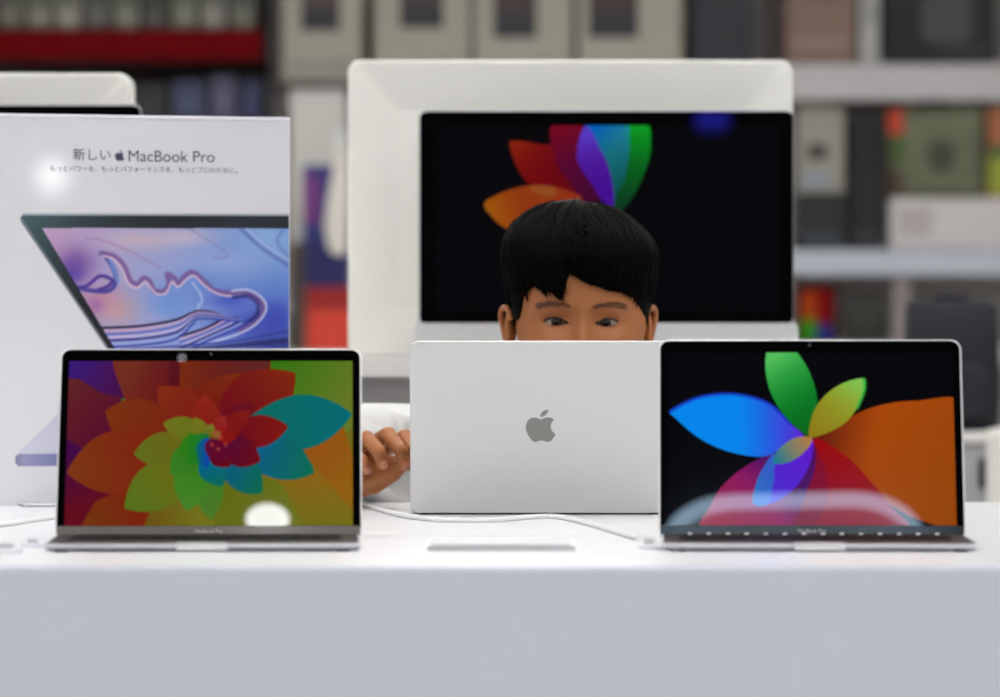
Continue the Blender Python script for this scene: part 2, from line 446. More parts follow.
def paint_bloom(X, Y):                                  # dense many-petalled flower (left hand laptop), crop px
    p = Picture(X, Y, (110, 26, 14))
    p.blend(np.ones(X.shape), p.grad((700, 80), (62, 108, 20), (880, 160), (92, 112, 30), (840, 440), (120, 96, 16)))
    p.poly([(680,50),(940,50),(940,230),(820,300),(700,260),(660,150)], p.grad((700,80),(52,112,14),(900,190),(98,118,34)))
    p.poly([(560,300),(780,330),(950,500),(950,560),(420,560),(450,400)], p.grad((800,330),(150,92,14),(930,480),(118,106,20),(560,520),(90,110,24)), smooth=False)
    p.poly([(560,320),(780,318),(950,520),(950,420),(900,250)], p.grad((790,340),(146,80,10),(930,470),(140,96,14)), smooth=False)
    p.poly([(520,330),(720,410),(790,540),(640,560),(500,560)], p.grad((600,400),(96,104,18),(760,540),(106,112,28)), smooth=False)
    p.poly([(90,50),(250,50),(250,130),(280,240),(260,300),(90,330)], p.grad((110,110),(96,34,34),(270,240),(84,6,40)), smooth=False)
    p.poly([(95,50),(250,50),(240,80),(270,170),(200,150),(140,112),(95,108)], p.grad((120,70),(54,24,116),(260,160),(70,10,66)), smooth=False)
    p.poly([(90,275),(180,330),(240,300),(260,400),(220,540),(90,540)], p.grad((110,330),(64,4,66),(150,480),(96,8,24)), smooth=False)
    p.poly([(232,50),(690,50),(690,110),(640,250),(460,300),(330,250),(270,170),(240,90)], p.grad((300,80),(110,42,26),(420,110),(86,22,28),(520,240),(116,10,10)), smooth=False)
    p.poly([(420,50),(690,50),(680,110),(560,230),(470,230),(430,150)], p.grad((440,90),(116,40,10),(560,110),(110,22,16),(670,80),(92,36,34)), smooth=False)
    p.poly([(400,50),(432,50),(426,150),(410,190),(396,110)], (74, 10, 24), smooth=False, alpha=.6)
    p.poly([(140,535),(185,460),(270,420),(380,440),(420,540)], p.grad((180,520),(112,50,8),(330,450),(122,28,8)), smooth=False)
    p.poly([(320,540),(345,480),(420,450),(520,470),(530,540)], p.grad((340,500),(104,80,14),(480,500),(112,110,24)), smooth=False)
    pe = p.petal
    pe((500,300),(604,95),95,(110,8,10),(120,44,8),0,.5)
    pe((520,300),(762,95),88,(102,0,26),(126,36,8),-12,.55)
    pe((530,290),(640,180),40,(96,4,40),(90,8,30),0,.5,.6)
    pe((520,290),(924,212),78,(6,100,84),(0,104,112),-6,.62)
    pe((520,295),(365,134),58,(120,14,8),(128,44,16),8,.55)
    pe((480,290),(214,204),78,(118,26,8),(120,48,8),-10,.6)
    pe((490,310),(104,378),88,(124,18,6),(122,54,12),6,.62)
    pe((520,300),(815,378),66,(4,80,170),(8,106,76),-22,.6)
    pe((490,320),(270,478),66,(118,100,14),(80,112,24),-4,.58)
    pe((510,300),(516,512),46,(52,120,16),(74,118,40),4,.52)
    pe((500,300),(448,486),52,(44,120,14),(70,128,40),10,.55)
    pe((500,305),(664,436),52,(2,78,160),(10,104,72),-12,.6)
    pe((505,300),(548,418),40,(0,90,170),(4,104,84),8,.55)
    pe((500,300),(296,326),50,(112,92,12),(92,108,24),2,.58)
    pe((530,290),(740,248),46,(100,2,30),(126,22,10),-4,.58)
    pe((520,295),(660,346),44,(70,4,60),(106,6,16),-6,.55)
    pe((515,300),(572,362),32,(92,0,26),(100,6,24),0,.5)
    pe((505,290),(500,158),44,(120,20,8),(140,36,22),0,.5)
    pe((510,285),(380,238),34,(92,108,18),(110,112,24),6,.55)
    pe((490,310),(400,382),40,(40,118,20),(58,122,34),4,.5)
    pe((500,300),(428,300),34,(30,116,20),(60,120,20),0,.5)
    pe((515,280),(634,204),26,(112,6,18),(128,26,12),0,.55)
    pe((505,285),(468,222),22,(104,104,20),(112,116,26),0,.5)
    pe((525,285),(556,215),24,(132,14,14),(142,40,32),0,.5)
    pe((510,280),(520,240),15,(96,96,24),(118,124,34),0,.5)
    pe((530,290),(600,262),20,(140,20,14),(120,16,12),0,.5)
    pe((520,285),(545,262),12,(110,80,20),(140,100,40),0,.5)
    p.poly([(430,300),(470,272),(505,268),(515,290),(500,330),(500,350),(450,350)], p.grad((440,300),(40,120,16),(505,300),(0,116,50)), alpha=.8)
    p.poly([(475,310),(492,285),(512,284),(515,310),(508,360),(488,355)], p.grad((476,310),(0,100,110),(510,310),(16,60,170)), alpha=.95)
    p.poly([(500,300),(520,282),(548,290),(570,320),(560,345),(530,345),(508,330)], (92, 4, 40), alpha=.95)
    for x, y, r_ in ((530,268,8),(545,280,7),(538,312,6),(520,300,6),(560,300,6)):
        p.blend(np.clip((r_ - np.hypot(X-x, Y-y))/4 + .5, 0, 1)*.6, (168, 70, 50))
    return p.C
def bloom_px(u, v):
    xl = 110 + (97-110)*v; xr = 928 + (923-928)*v
    return xl + (xr-xl)*u, 60 + (527-60)*v

def build_laptop(label, loc, rz, lean, alu, rim, chin, deck, painter=None, to_px=None, LWL=.3100, H=.2148):
    root = thing('laptop', label, 'laptop', loc, rz)
    z0, z1 = 0.0020, 0.0078
    # base: body with a thumb scoop in the middle of the front edge
    bm = bmesh.new(); rings = []
    out = rr(LW, LD, .011, 8)
    for ins, z in ((.006, z0), (.0025, z0+.0008), (.0006, z0+.0022), (0, z0+.0036), (0, z1-.0010), (.0004, z1-.0003), (.0010, z1)):
        rings.append([(x*(1-2*ins/LW), -LD/2 + y*(1-2*ins/LD), z) for x, y in out])
    loft(bm, rings)
    base = obj('base', bm, alu, root)
    bm = bmesh.new(); slab(bm, LW - .004, LD - .004, .010, z1 - .0004, z1 + .0001, .0001, 0, -LD/2, 8, 1); obj('deck', bm, deck, base)
    # thumb scoop, the light it catches put into its white colour
    bm = bmesh.new(); yf = -LD
    prof = [(yf - .0012, z0+.0004), (yf - .0012, z0+.0012), (yf + .0060, z1 + .0006), (yf + .0060, z0 + .0004)]
    loft(bm, [[(x, y, z) for y, z in prof] for x in (-.0245, -.0235, .0235, .0245)])
    obj('thumb_notch', bm, M['notch'], base, 20)
    # keyboard well, touch strip and keys in one keyboard part, trackpad, speaker grilles
    bm = bmesh.new(); slab(bm, .270, .104, .003, z1 - .0005, z1 + .0002, .0001, 0, -.078, 3, 1)
    kb = obj('keyboard', bm, M['keydeck'], root)
    bm = bmesh.new()
    for r_, (n, w) in enumerate(((14, .0188), (14, .0188), (13, .0202), (12, .0219), (8, .033))):
        for k in range(n):
            slab(bm, w - .003, .0155, .0018, z1 + .0002, z1 + .0013, .0003, -.1325 + (k+.5)*.265/n, -.0475 - r_*.0183, 2, 1)
    obj('keycap', bm, M['key'], kb)['kind'] = 'stuff'
    bm = bmesh.new()
    if chin is M['chin_dark'] and painter:
        for k in range(14): slab(bm, .0042, .003, .001, z1+.0002, z1+.0024, .0003, -.1235 + k*.0190, -.034, 3, 1)
        obj('touch_strip_icon', bm, M['icon'], kb)['kind'] = 'stuff'
    else: bm.free()
    bm = bmesh.new(); slab(bm, .134, .066, .004, z1 - .0004, z1 + .00015, .0001, 0, -.170, 4, 1); obj('trackpad', bm, deck, root)
    for sx in (-1, 1):
        bm = bmesh.new(); slab(bm, .009, .10, .002, z1 - .0004, z1 + .00012, .0001, sx*.1435, -.078, 3, 1); obj('speaker_grille', bm, deck, root)
        for sy in (-.2, -.012):
            bm = bmesh.new(); slab(bm, .013, .009, .0042, 0, .0032, .0005, sx*.135, sy, 4, 1); obj('rubber_foot', bm, M['rubber'], root)
    bm = bmesh.new(); tube(bm, [(-.125, -.0008, z1-.0028), (.125, -.0008, z1-.0028)], .0030, 12); obj('hinge', bm, M['rubber'], root)
    # lid: built standing (x right, z up from the hinge), front at -y, then leaned back
    hp = bpy.data.objects.new('lid', bpy.data.meshes.new('lid')); COL.objects.link(hp); hp.parent = root
    bm = bmesh.new(); slab(bm, LWL, H, .011, 0, .0046, .0014, 0, H/2, 8, 4)
    for v in bm.verts: v.co = Vector((v.co.x, v.co.z, v.co.y))
    bmesh.ops.recalc_face_normals(bm, faces=bm.faces)
    bm.to_mesh(hp.data); bm.free()
    hp.data.materials.append(rim)
    hp.data.polygons.foreach_set('use_smooth', np.ones(len(hp.data.polygons), dtype=bool)); hp.data.set_sharp_from_angle(angle=R(35)); sharp_caps(hp.data)
    hp.location = (0, -.001, .0030); hp.rotation_euler = (R(-lean), 0, 0)
    g = .0017; gy = -.00025
    bm = bmesh.new(); slab(bm, LWL - 2*g, H - 2*g, .0095, 0, .0006, .0002, 0, H/2, 8, 2)
    for v in bm.verts: v.co = Vector((v.co.x, gy + v.co.z, v.co.y))
    obj('screen_glass', bm, M['black_glass'], hp)
    bm = bmesh.new(); slab(bm, LWL - 2*g - .0006, .0118, .0015, 0, .0004, .0001, 0, .0021 + .0059, 4, 1)
    for v in bm.verts: v.co = Vector((v.co.x, gy - .0002 + v.co.z, v.co.y))
    ch = obj('chin', bm, chin, hp)
    if painter:
        text_mesh('lettering', 'MacBook Pro', .0065, (0, gy - .0004, .0080), (R(90), 0, 0), M['chin_text'], ch, width=.028)
    sw, sh, sb = .2912, .186, .0142
    sm = painter or (lambda X, Y: np.zeros(X.shape + (3,)))
    nu, nv = (520, 336) if painter else (4, 4)
    picture_mesh('display', nu, nv, lambda u, v: ((u-.5)*sw, np.full(u.shape, gy - .00012), sb + (1-v)*sh), to_px or (lambda u, v: (u, v)), sm, M['screen'], hp)
    bm = bmesh.new(); ellipsoid(bm, (0, gy - .0001, H - .0068), (.0016, .0002, .0016), 12, 6); obj('webcam', bm, M['chin_dark'], hp)
    Mx = Matrix.Translation((0, .0046, .109)) @ Matrix.Rotation(R(180), 4, 'Z') @ Matrix.Rotation(R(90), 4, 'X')
    logo_mesh('logo', .040, Mx, M['mark'], hp)
    return root

lap_l = build_laptop('open laptop showing a dense rainbow flower of many overlapping petals', (-.2941, 4.21, T), R(2.3), 26.6, M['grey_alu'], M['alu_rim'], M['chin_reflection'], M['deck'], paint_bloom, bloom_px)
lap_r = build_laptop('open laptop showing a few big coloured petals fanned out on black', (.3150, 4.21, T), R(-2.2), 20.3, M['grey_alu'], M['alu_rim'], M['chin_dark'], M['deck'], paint_fan, fan_px)
lap_m = build_laptop('silver laptop seen from behind, hiding the lower face of the boy', (.0472, 4.90, T), R(180), 18.6, M['alu'], M['alu'], M['chin_dark'], M['alu'], None, None, .304, .2125)

# ------------------------------------------------------------------ cables and small clear things on the counter
def cable(label, rows, r_=.0027):
    pts = [(( (x-500)*table_d(y)/F), table_d(y), T + r_ + .0003) for x, y in rows]
    bm = bmesh.new(); sp = smooth_path(pts, 12); tube(bm, sp, r_, 10)
    return bm, sp
def cable_thing(label, rows):
    bm, sp = cable(label, rows)
    c = obj('charging_cable', bm, M['cable']); tag(c, label, 'cable')
    a, b = Vector(sp[-2]), Vector(sp[-1]); d = (b - a).normalized()
    bm = bmesh.new(); tube(bm, [b - d*.004, b + d*.004, b + d*.013], [.0022, .0034, .0034], 10); obj('plug_sleeve', bm, M['cable'], c)
    return c
cable_thing('thin white cable curving across the counter before the silver laptop',
            [(338,503.2),(365,507.5),(400,517),(440,522.5),(490,522.5),(530,519.5),(556,519),(585,525),(615,534),(636,540)])
cable_thing('thin white cable lying beside the laptop with the dense flower, under the poster',
            [(-60,532),(-20,529.5),(10,526),(32,522.5),(55,519.5),(90,516),(130,514)])

def clear_stand(label, px0, px1, d_front, depth, hf, hb):
    x0 = (px0-500)*d_front/F; x1 = (px1-500)*d_front/F
    t = thing('acrylic_label_holder', label, 'label holder', ((x0+x1)/2, d_front, T))
    w = x1 - x0; bm = bmesh.new()
    prof = [(0, .0002), (0, hf), (depth, hb), (depth, hb-.003), (.004, hf-.004), (.004, .0032), (depth, .0032), (depth, .0002)]
    loft(bm, [[(x, y, z) for y, z in prof] for x in (-w/2, w/2)]); obj('clear_sleeve', bm, M['clear'], t, 20)
    sl = (hb-hf)/depth
    bm = bmesh.new(); prof = [(.003, hf + .0003), (depth-.004, hf + sl*(depth-.007) + .0003), (depth-.004, hf + sl*(depth-.007)+.0009), (.003, hf+.0009)]
    loft(bm, [[(x, y, z + .0006) for y, z in prof] for x in (-w/2+.004, w/2-.004)]); obj('paper_insert', bm, M['paper'], t, 20)
    return t
M['paper'] = mat('grey_paper', (206, 207, 211), 0.6, vary=0.04)
clear_stand('clear flat label holder on the counter in front of the silver laptop', 427, 575, 4.02, .05, .0045, .011)
def pad(label, px, py, w, d, h):
    t = thing('clear_cable_clip', label, 'cable clip', ((px-500)*table_d(py)/F, table_d(py), T))
    bm = bmesh.new(); slab(bm, w, d, .004, .0001, h*.5, .001); obj('foot_plate', bm, M['acrylic_edge'], t)
    bm = bmesh.new(); slab(bm, w*.5, d*.5, .003, h*.5, h, .001); obj('clip', bm, M['clear'], t)
pad('small clear clip at the left end of the counter', 6, 553, .03, .02, .010)
pad('small clear clip beside the laptop with the dense flower', 33, 547, .022, .016, .008)
pad('small clear clip where the white cable ends beside the black petal screen', 649, 549, .022, .018, .010)

# ------------------------------------------------------------------ poster stand
PA = R(15.0); PD = 5.215
pc, ps = math.cos(PA), math.sin(PA)
PX0 = (143 - 500) * PD / F
def poster_local(px, py):             # picture pixel -> place on the poster plane (along, up)
    k = (np.asarray(px, float) - 500) / F
    s = (k*PD - PX0) / (pc - k*ps)
    d = PD + s*ps
    return s, ZC - (np.asarray(py, float) - 348.5) * d / F - T
def poster_px(s, h):
    d = PD + s*ps; x = PX0 + s*pc
    return 500 + F*x/d, 348.5 + F*(ZC - T - h)/d
s0 = float(poster_local(-6, 300)[0]); s1 = float(poster_local(290, 300)[0]); hT = float(poster_local(145, 115.5)[1])
PW, PH = s1 - s0, hT
pos = thing('poster_stand', 'tall white acrylic poster about a laptop with a blue swirling picture', 'poster', (PX0, PD, T), PA)
cxp = (s0 + s1)/2
bm = bmesh.new(); bbox(bm, (s0, .0005, .0), (s1, .009, PH), .0008, 1); obj('acrylic_panel', bm, M['acrylic_edge'], pos)
def paint_poster(X, Y):
    p = Picture(X, Y, (222, 222, 227))
    # printed laptop: bezel, screen, base corner
    p.poly([(24,213.5),(300,214),(300,470),(160,470),(112,356),(21,222),(20.5,217)], p.grad((24,214),(74,102,106),(100,300),(30,30,34),(230,215),(42,46,54)), smooth=False)
    p.stroke([(23,214.2),(300,214.8)], 2.2, (168,174,188), 1)
    p.stroke([(21,219),(110,352)], 2.0, (120,126,136), 1)
    scr = [(42,228),(300,228.5),(300,470),(170,470),(117,352)]
    base = p.inside(scr).astype(float)
    q = Picture(X, Y, (165,180,222))
    q.blend(np.ones(X.shape), q.grad((60,235),(190,160,196),(200,250),(196,184,208),(285,330),(104,146,222)))
    def blob(x, y, rx, ry, col, a):
        q.blend(np.exp(-(((X-x)/rx)**2 + ((Y-y)/ry)**2))*a, col)
    blob(76,262,20,16,(116,70,150),.75); blob(72,275,14,12,(80,56,160),.8); blob(100,300,26,16,(196,138,160),.85); blob(120,312,22,14,(212,160,150),.6)
    blob(96,305,8,8,(150,90,170),.6); blob(140,240,36,10,(216,184,190),.6); blob(185,237,26,8,(220,196,206),.6)
    blob(170,305,26,20,(108,152,222),.8); blob(200,285,26,14,(92,132,214),.6); blob(270,240,34,22,(140,178,226),.9); blob(230,262,40,10,(150,172,226),.7)
    blob(275,320,24,26,(62,76,184),.95); blob(245,325,30,16,(66,80,186),.85); blob(262,290,26,10,(100,136,214),.6); blob(285,350,40,14,(40,44,120),.8)
    blob(150,325,20,14,(176,166,206),.5); blob(230,300,22,10,(70,86,196),.8)
    st = q.stroke
    st([(86,238),(105,241),(135,254),(160,268)], 1.6, (160,120,170), 1.5, .6)
    st([(188,228),(214,244),(229,256),(212,258)], 1.2, (140,120,176), 1.2, .6)
    st([(240,228),(262,248),(292,268)], 3.5, (96,112,190), 3, .8); st([(246,228),(266,246),(292,262)], 1.6, (190,200,236), 1.5, .7)
    st([(285,228),(277,240),(284,252),(292,258)], 3, (110,130,206), 2, .7)
    st([(78,288),(88,285),(100,276),(112,280),(108,286),(98,290)], 3.5, (70,44,140), 2, .9)
    st([(74,287),(95,291),(110,290),(116,280),(112,266),(104,254)], 4.5, (70,62,150), 2, .9)
    st([(100,252),(108,256),(113,268),(118,282)], 3, (120,160,222), 1.5, .8)
    st([(101,253),(114,256),(124,266),(130,280),(137,284),(144,278),(150,282),(154,290),(164,291),(169,283),(167,274),(174,278),(178,283),(184,277),(192,272),(204,281),(214,290),(228,293),(244,292),(258,298),(264,308),(256,322),(240,330)], 5.0, (122,88,150), 2, .85)
    st([(103,256),(113,259),(122,269),(128,283),(137,288),(145,282),(150,287),(157,294),(166,293),(172,282),(178,287),(186,280),(194,276),(204,285),(216,293),(230,296),(244,295),(256,301),(260,309)], 2.0, (226,190,210), 1.2, .9)
    st([(232,291),(248,290),(262,298),(266,310),(256,324),(238,334),(206,344)], 2.0, (205,212,240), 1.5, .9)
    st([(234,297),(248,296),(258,304),(256,316),(240,326)], 4.0, (34,34,110), 3, .8)
    st([(192,282),(199,292),(202,300),(198,308),(200,316)], 1.8, (190,206,236), 1.5, .8)
    for k, (c0, w) in enumerate((((40,22,54),2.6),((216,170,200),2.0),((96,104,190),2.4),((214,196,224),1.6),((54,50,130),2.6),((150,170,226),2.2),((60,70,170),2.4))):
        y = k*3.2
        st([(100,328+y),(140,326+y),(175,320+y),(192,313+y*.6),(200,311+y*.4),(214+k*3,313+y*.4),(222+k*4,318+y*.3),(206,328+y*.7),(180,336+y)], w, c0, 1.2, .85)
    st([(120,350),(180,346),(240,340),(292,330)], 2.0, (50,56,150), 1.5, .8); st([(130,356),(200,349),(292,340)], 5, (30,30,90), 3, .7)
    p.blend(base, q.C)
    # base corner in perspective, seen past the screen
    p.poly([(15.5,455),(74,398),(300,396),(300,456)], p.grad((20,456),(206,206,222),(120,420),(186,186,208)), smooth=False)
    p.poly([(112,438),(140,408),(300,407),(300,438)], (58,58,66), smooth=False)
    p.poly([(15,456),(20,453.5),(300,453.5),(300,466),(18,466),(15,463)], p.grad((15,460),(120,122,150),(24,460),(150,150,190),(60,462),(120,122,170)), smooth=False)
    return p.C
def poster_loc(u, v): return (s0 + .0012 + u*(PW-.0024), np.full(u.shape, -.0001), (PH-.0045)*(1-v) + .001)
def poster_uvpx(u, v):
    x, _, z = poster_loc(u, v); return poster_px(x, z)
picture_mesh('printed_sheet', 420, 560, poster_loc, poster_uvpx, paint_poster, M['print'], pos)
bm = bmesh.new(); bbox(bm, (s0, -.0014, PH-.0042), (s1, -.0002, PH), .0004, 1); obj('top_strip', bm, M['acrylic_edge'], pos)
bm = bmesh.new(); bbox(bm, (s0 + .03, -.05, 0), (s1 - .03, .0004, .004), .001, 1); obj('foot', bm, M['clear'], pos)
def ptext(name, body, xa, xb, yc, m, size):
    a, h0 = poster_local(xa, yc); b, h1 = poster_local(xb, yc)
    return text_mesh(name, body, size, ((a+b)/2, -.0004, (h0+h1)/2), (R(90), 0, 0), m, pos, width=float(b-a))
ptext('lettering', '新しい', 73, 110.5, 155.5, M['ink'], .016)
ptext('lettering', 'MacBook Pro', 128.5, 214.5, 157, M['ink'], .016)
ptext('lettering', 'もっとパワーを、もっとパフォーマンスを、もっとプロのために。', 50, 237, 169.8, M['ink'], .010)
a, h = poster_local(119.5, 155.6)
logo_mesh('logo', .0135, Matrix.Translation((float(a), -.0002, float(h))) @ Matrix.Rotation(R(90), 4, 'X'), M['ink_blue'], pos, .0003)
# ------------------------------------------------------------------ second counter, computers and white panels behind the boy
RT = ZC - 0.0117                      # top of the second counter
M['rear_top'] = mat('white_rear_top', (232, 229, 226), 0.4, vary=0.01)
M['rear_body'] = mat('grey_cabinet', (196, 193, 190), 0.6, vary=0.03, vscale=5)
rc = thing('rear_counter', 'white topped grey counter behind the boy carrying the black screen computer', 'counter', (0, 5.75, 0))
x0 = at(-380, 0, 5.75).x; x1 = at(850, 0, 5.75).x
box('countertop', (x0, 0, RT - .029), (x1, .75, RT), M['rear_top'], rc, bev=.003)
box('cabinet_body', (x0 + .03, .07, 0), (x1 - .03, .72, RT - .0292), M['rear_body'], rc, bev=.002)
box('plinth', (x0 + .06, .05, 0), (x1 - .06, .0695, .08), M['keydeck'], rc, bev=.001)

M['panel'] = mat('white_panel', (230, 229, 223), 0.4, vary=0.01, vscale=4)
def bevel_panel(label, pxl, pxr, pyt, d):
    xa = at(pxl, 0, d).x; xb = at(pxr, 0, d).x; zt = at(0, pyt, d).z; w = xb - xa; h = zt - RT
    t = thing('display_board', label, 'display board', ((xa+xb)/2, d, RT))
    bm = bmesh.new(); rings = []
    for ins, y in ((.004, .075), (0, .07), (0, .004), (.0015, .0008), (.004, 0), (.070, .010), (.072, .0105)):
        rings.append([(x, y, z + h/2) for x, z in rr(w - 2*ins, h - 2*ins, .018 if ins < .01 else .006, 8)])
    loft(bm, rings); obj('board', bm, M['panel'], t, 20)
    box('base_rail', (-w*.3, .076, 0), (w*.3, .12, .02), M['panel'], t, bev=.003)
    box('back_brace', (-.03, .0755, .0202), (.03, .10, h*.7), M['panel'], t, bev=.003)
    return t
bevel_panel('large white display board with sloping edges around the black computer screen', 348, 793, 60, 6.08)
bevel_panel('white display board whose rounded corner shows just above the poster', -300, 131, 73, 6.08)

def paint_far(X, Y):
    p = Picture(X, Y, (1, 1, 2))
    p.poly([(770,75),(880,74),(897,85),(904,130),(902,200),(890,260),(860,340),(820,420),(760,500),(720,520),(715,460),(760,360),(790,240)], p.grad((850,80),(8,165,32),(860,280),(0,140,24),(770,480),(6,60,30)))
    p.poly([(580,74),(780,74),(795,130),(795,220),(775,330),(745,400),(712,470),(690,400),(660,250),(610,130)], p.grad((620,90),(0,104,205),(730,180),(34,146,180),(740,420),(6,86,80)), alpha=.95)
    p.poly([(410,76),(480,74),(560,76),(590,130),(560,250),(590,330),(660,440),(560,450),(470,400),(410,250),(402,150)], p.grad((440,100),(120,4,30),(520,300),(104,0,56),(620,430),(70,4,44)))
    p.poly([(574,80),(610,110),(650,190),(685,260),(712,360),(718,480),(660,450),(610,370),(560,300),(536,235),(545,150)], p.grad((590,120),(92,60,205),(620,280),(86,34,165),(680,420),(70,10,150)))
    p.poly([(200,160),(260,154),(340,168),(410,182),(440,280),(540,430),(420,440),(320,385),(270,340),(225,260)], p.grad((210,180),(140,36,6),(340,300),(128,6,4),(520,430),(100,2,14)))
    p.poly([(70,470),(130,425),(220,390),(320,374),(440,385),(560,440),(480,520),(300,600),(190,592),(120,540)], p.grad((100,490),(168,90,4),(260,440),(150,62,4),(520,430),(150,50,20)))
    p.poly([(300,378),(420,385),(420,430),(350,420),(310,400)], (150, 92, 40), alpha=.7)
    return p.C
def computer(label, pxl, pxr, pyt, d, pic):
    xa = at(pxl, 0, d).x; xb = at(pxr, 0, d).x; w = xb - xa; h = w * 241/375; zt = at(0, pyt, d).z; zb = zt - h
    t = thing('desktop_computer', label, 'computer', ((xa+xb)/2, d, RT))
    k = w / 375.0; zb -= RT
    bm = bmesh.new(); rings = []
    for ins, y in ((.0015, 0), (0, .0015), (0, .005), (.004, .009), (.04, .017), (.08, .024)):
        rings.append([(x, y, z + zb + h/2) for x, z in rr(w-2*ins, h-2*ins, max(.012-ins, .004) if ins < .01 else .03, 8)])
    loft(bm, rings); hs = obj('housing', bm, M['grey_alu'], t)
    bm = bmesh.new(); loft(bm, [[(x, y, z + zb + 14*k) for x, z in rr(383*k, 28*k, .006, 6)] for y in (-.003, .004)]); obj('chin', bm, M['alu_rim'], hs)
    gw, gh = 373.5*k, 212.5*k
    bm = bmesh.new(); rings = [[(x, y, z + zb + h - gh/2 - 1.5*k) for x, z in rr(gw, gh, .010, 8)] for y in (-.0016, .001)]
    loft(bm, rings); obj('screen_glass', bm, M['black_glass'], hs)
    dw, dh = 345*k, 186*k
    picture_mesh('display', 360 if pic else 4, 200 if pic else 4, lambda u, v: ((u-.5)*dw, np.full(u.shape, -.0019), zb + h - (15.5*k) - v*dh),
                 lambda u, v: ((434 + 345*u - 470)*5, (125 + 186*v - 110)*5), paint_far if pic else (lambda X, Y: np.zeros(X.shape + (3,))), M['screen_far'], hs)
    bm = bmesh.new(); bbox(bm, (-.07, -.02, 0), (.07, .05, .006), .0025, 2); obj('stand_foot', bm, M['alu_rim'], t)
    bm = bmesh.new(); loft(bm, [[(x, y, z) for x, y in rr(.12, .012, .004, 4)] for z, in ((.006,), (zb + .05,))])
    bmesh.ops.translate(bm, verts=bm.verts, vec=(0, .032, 0)); obj('stand_neck', bm, M['alu_rim'], t)
    return t
computer('black screened desktop computer with coloured petals above the head of the boy', 419, 794, 110, 5.95, True)
computer('dark screened desktop computer almost hidden by the poster', -236, 141, 104, 5.95, False)

# ------------------------------------------------------------------ the boy
HX, HD = at(582, 321.5, 5.15), 5.15
HO = Vector((HX.x, 5.15, HX.z))       # between the eyes, on the face
boy = thing('person', 'boy with black hair in a white shirt looking down at the silver laptop', 'person', (HO.x, 5.42, 0))
BL = Vector((HO.x, 5.42, 0))
def W2L(p): return Vector(p) - BL
mm = 0.001
zt_ = np.array([-122,-116,-102,-80,-50,-20,0,30,60,90,110,125,133,136.0])
Wt = np.array([3,24,42,55,69,80,83.5,86,85,76,61,42,22,2.0])
Yf = np.array([12,-2,-6,-7,-5,-2,-1,-5,-3,12,32,55,70,84.0])
Yb = np.array([60,78,95,110,135,155,165,176,180,168,148,120,102,86.0])
Wh_z = np.array([-70,-40,0,45,80,100,111,121,135,144,149,152.0]); Wh = np.array([66,76,87,95,97.5,96.5,91,84,67,50,30,2.0])
Fh = np.array([20,0,-8,-15,-14,-4,6,18,36,52,66,84.0]); Bh = np.array([140,158,176,192,194,186,178,166,146,128,110,88.0])
def section(z, W, F0, B0, zt, phi, e=2.25):
    w = np.interp(z, zt, W); f = np.interp(z, zt, F0); b = np.interp(z, zt, B0)
    yc = (f+b)/2; ry = (b-f)/2
    s, c = np.sin(phi), np.cos(phi)
    return w*np.sign(s)*np.abs(s)**(2/e), yc - ry*np.sign(c)*np.abs(c)**(2/e)
def smooth_table(zt, arr):            # denser, smoothed profile
    z = np.linspace(zt[0], zt[-1], 160); a = np.interp(z, zt, arr); k = np.ones(13)/13
    p = np.pad(a, 6, mode='edge'); q = np.convolve(p, k, 'valid'); wgt = np.clip(np.minimum(z - zt[0], zt[-1] - z)/14, 0, 1)
    return z, a*(1-wgt) + q*wgt
zs, Ws = smooth_table(zt_, Wt); _, Fs = smooth_table(zt_, Yf); _, Bs = smooth_table(zt_, Yb)
EYES = [(-32.0, -1.0, 16.0, 1), (31.0, -2.0, 14.5, -1)]   # x, z, half width, side
ER = 15.5
def g2(x, z, x0, z0, sx, sz): return np.exp(-((x-x0)/sx)**2 - ((z-z0)/sz)**2)
def lid_up(u): return 5.3*np.clip(1-np.abs(u)**2.2, 0, None)**0.75
def lid_dn(u): return -3.9*np.clip(1-np.abs(u)**2.0, 0, None)**0.9
def face_disp(x, y, z, front):
    f = np.zeros_like(x)
    for ex, ez, _, _ in EYES: f += 8.5*g2(x, z, ex, ez+1, 20, 11)
    f -= 3.0*(g2(x, z, -32, 19, 22, 7) + g2(x, z, 33, 18, 22, 7))
    f -= 5*g2(x, z, 0, 4, 8, 16) + 12*g2(x, z, 0, -20, 9, 17) + 19*g2(x, z, 0, -38, 11, 10) + 8*(g2(x, z, -13, -42, 7, 7) + g2(x, z, 13, -42, 7, 7))
    f -= 4*(g2(x, z, -44, -32, 22, 18) + g2(x, z, 44, -32, 22, 18))
    f -= 5*g2(x, z, 0, -66, 20, 5) + 6*g2(x, z, 0, -77, 17, 5) - 3*g2(x, z, 0, -71.5, 22, 2) + 4*g2(x, z, 0, -104, 18, 12)
    return y + f*front
nphi = 420
tt = np.linspace(-1, 1, nphi, endpoint=False); phi = np.sign(tt)*(0.45*np.abs(tt) + 0.55*np.abs(tt)**2.2)*math.pi
zz = np.unique(np.concatenate([np.linspace(-122, -20, 70), np.linspace(-20, 20, 60), np.linspace(20, 130, 60), np.linspace(130, 136, 8)]))
PH_, ZZ = np.meshgrid(phi, zz)
X_, Y_ = section(ZZ, Ws, Fs, Bs, zs, PH_)
front = np.clip(np.cos(PH_)*1.6, 0, 1)
Yn = face_disp(X_, Y_, ZZ, front)
EYE_C = []
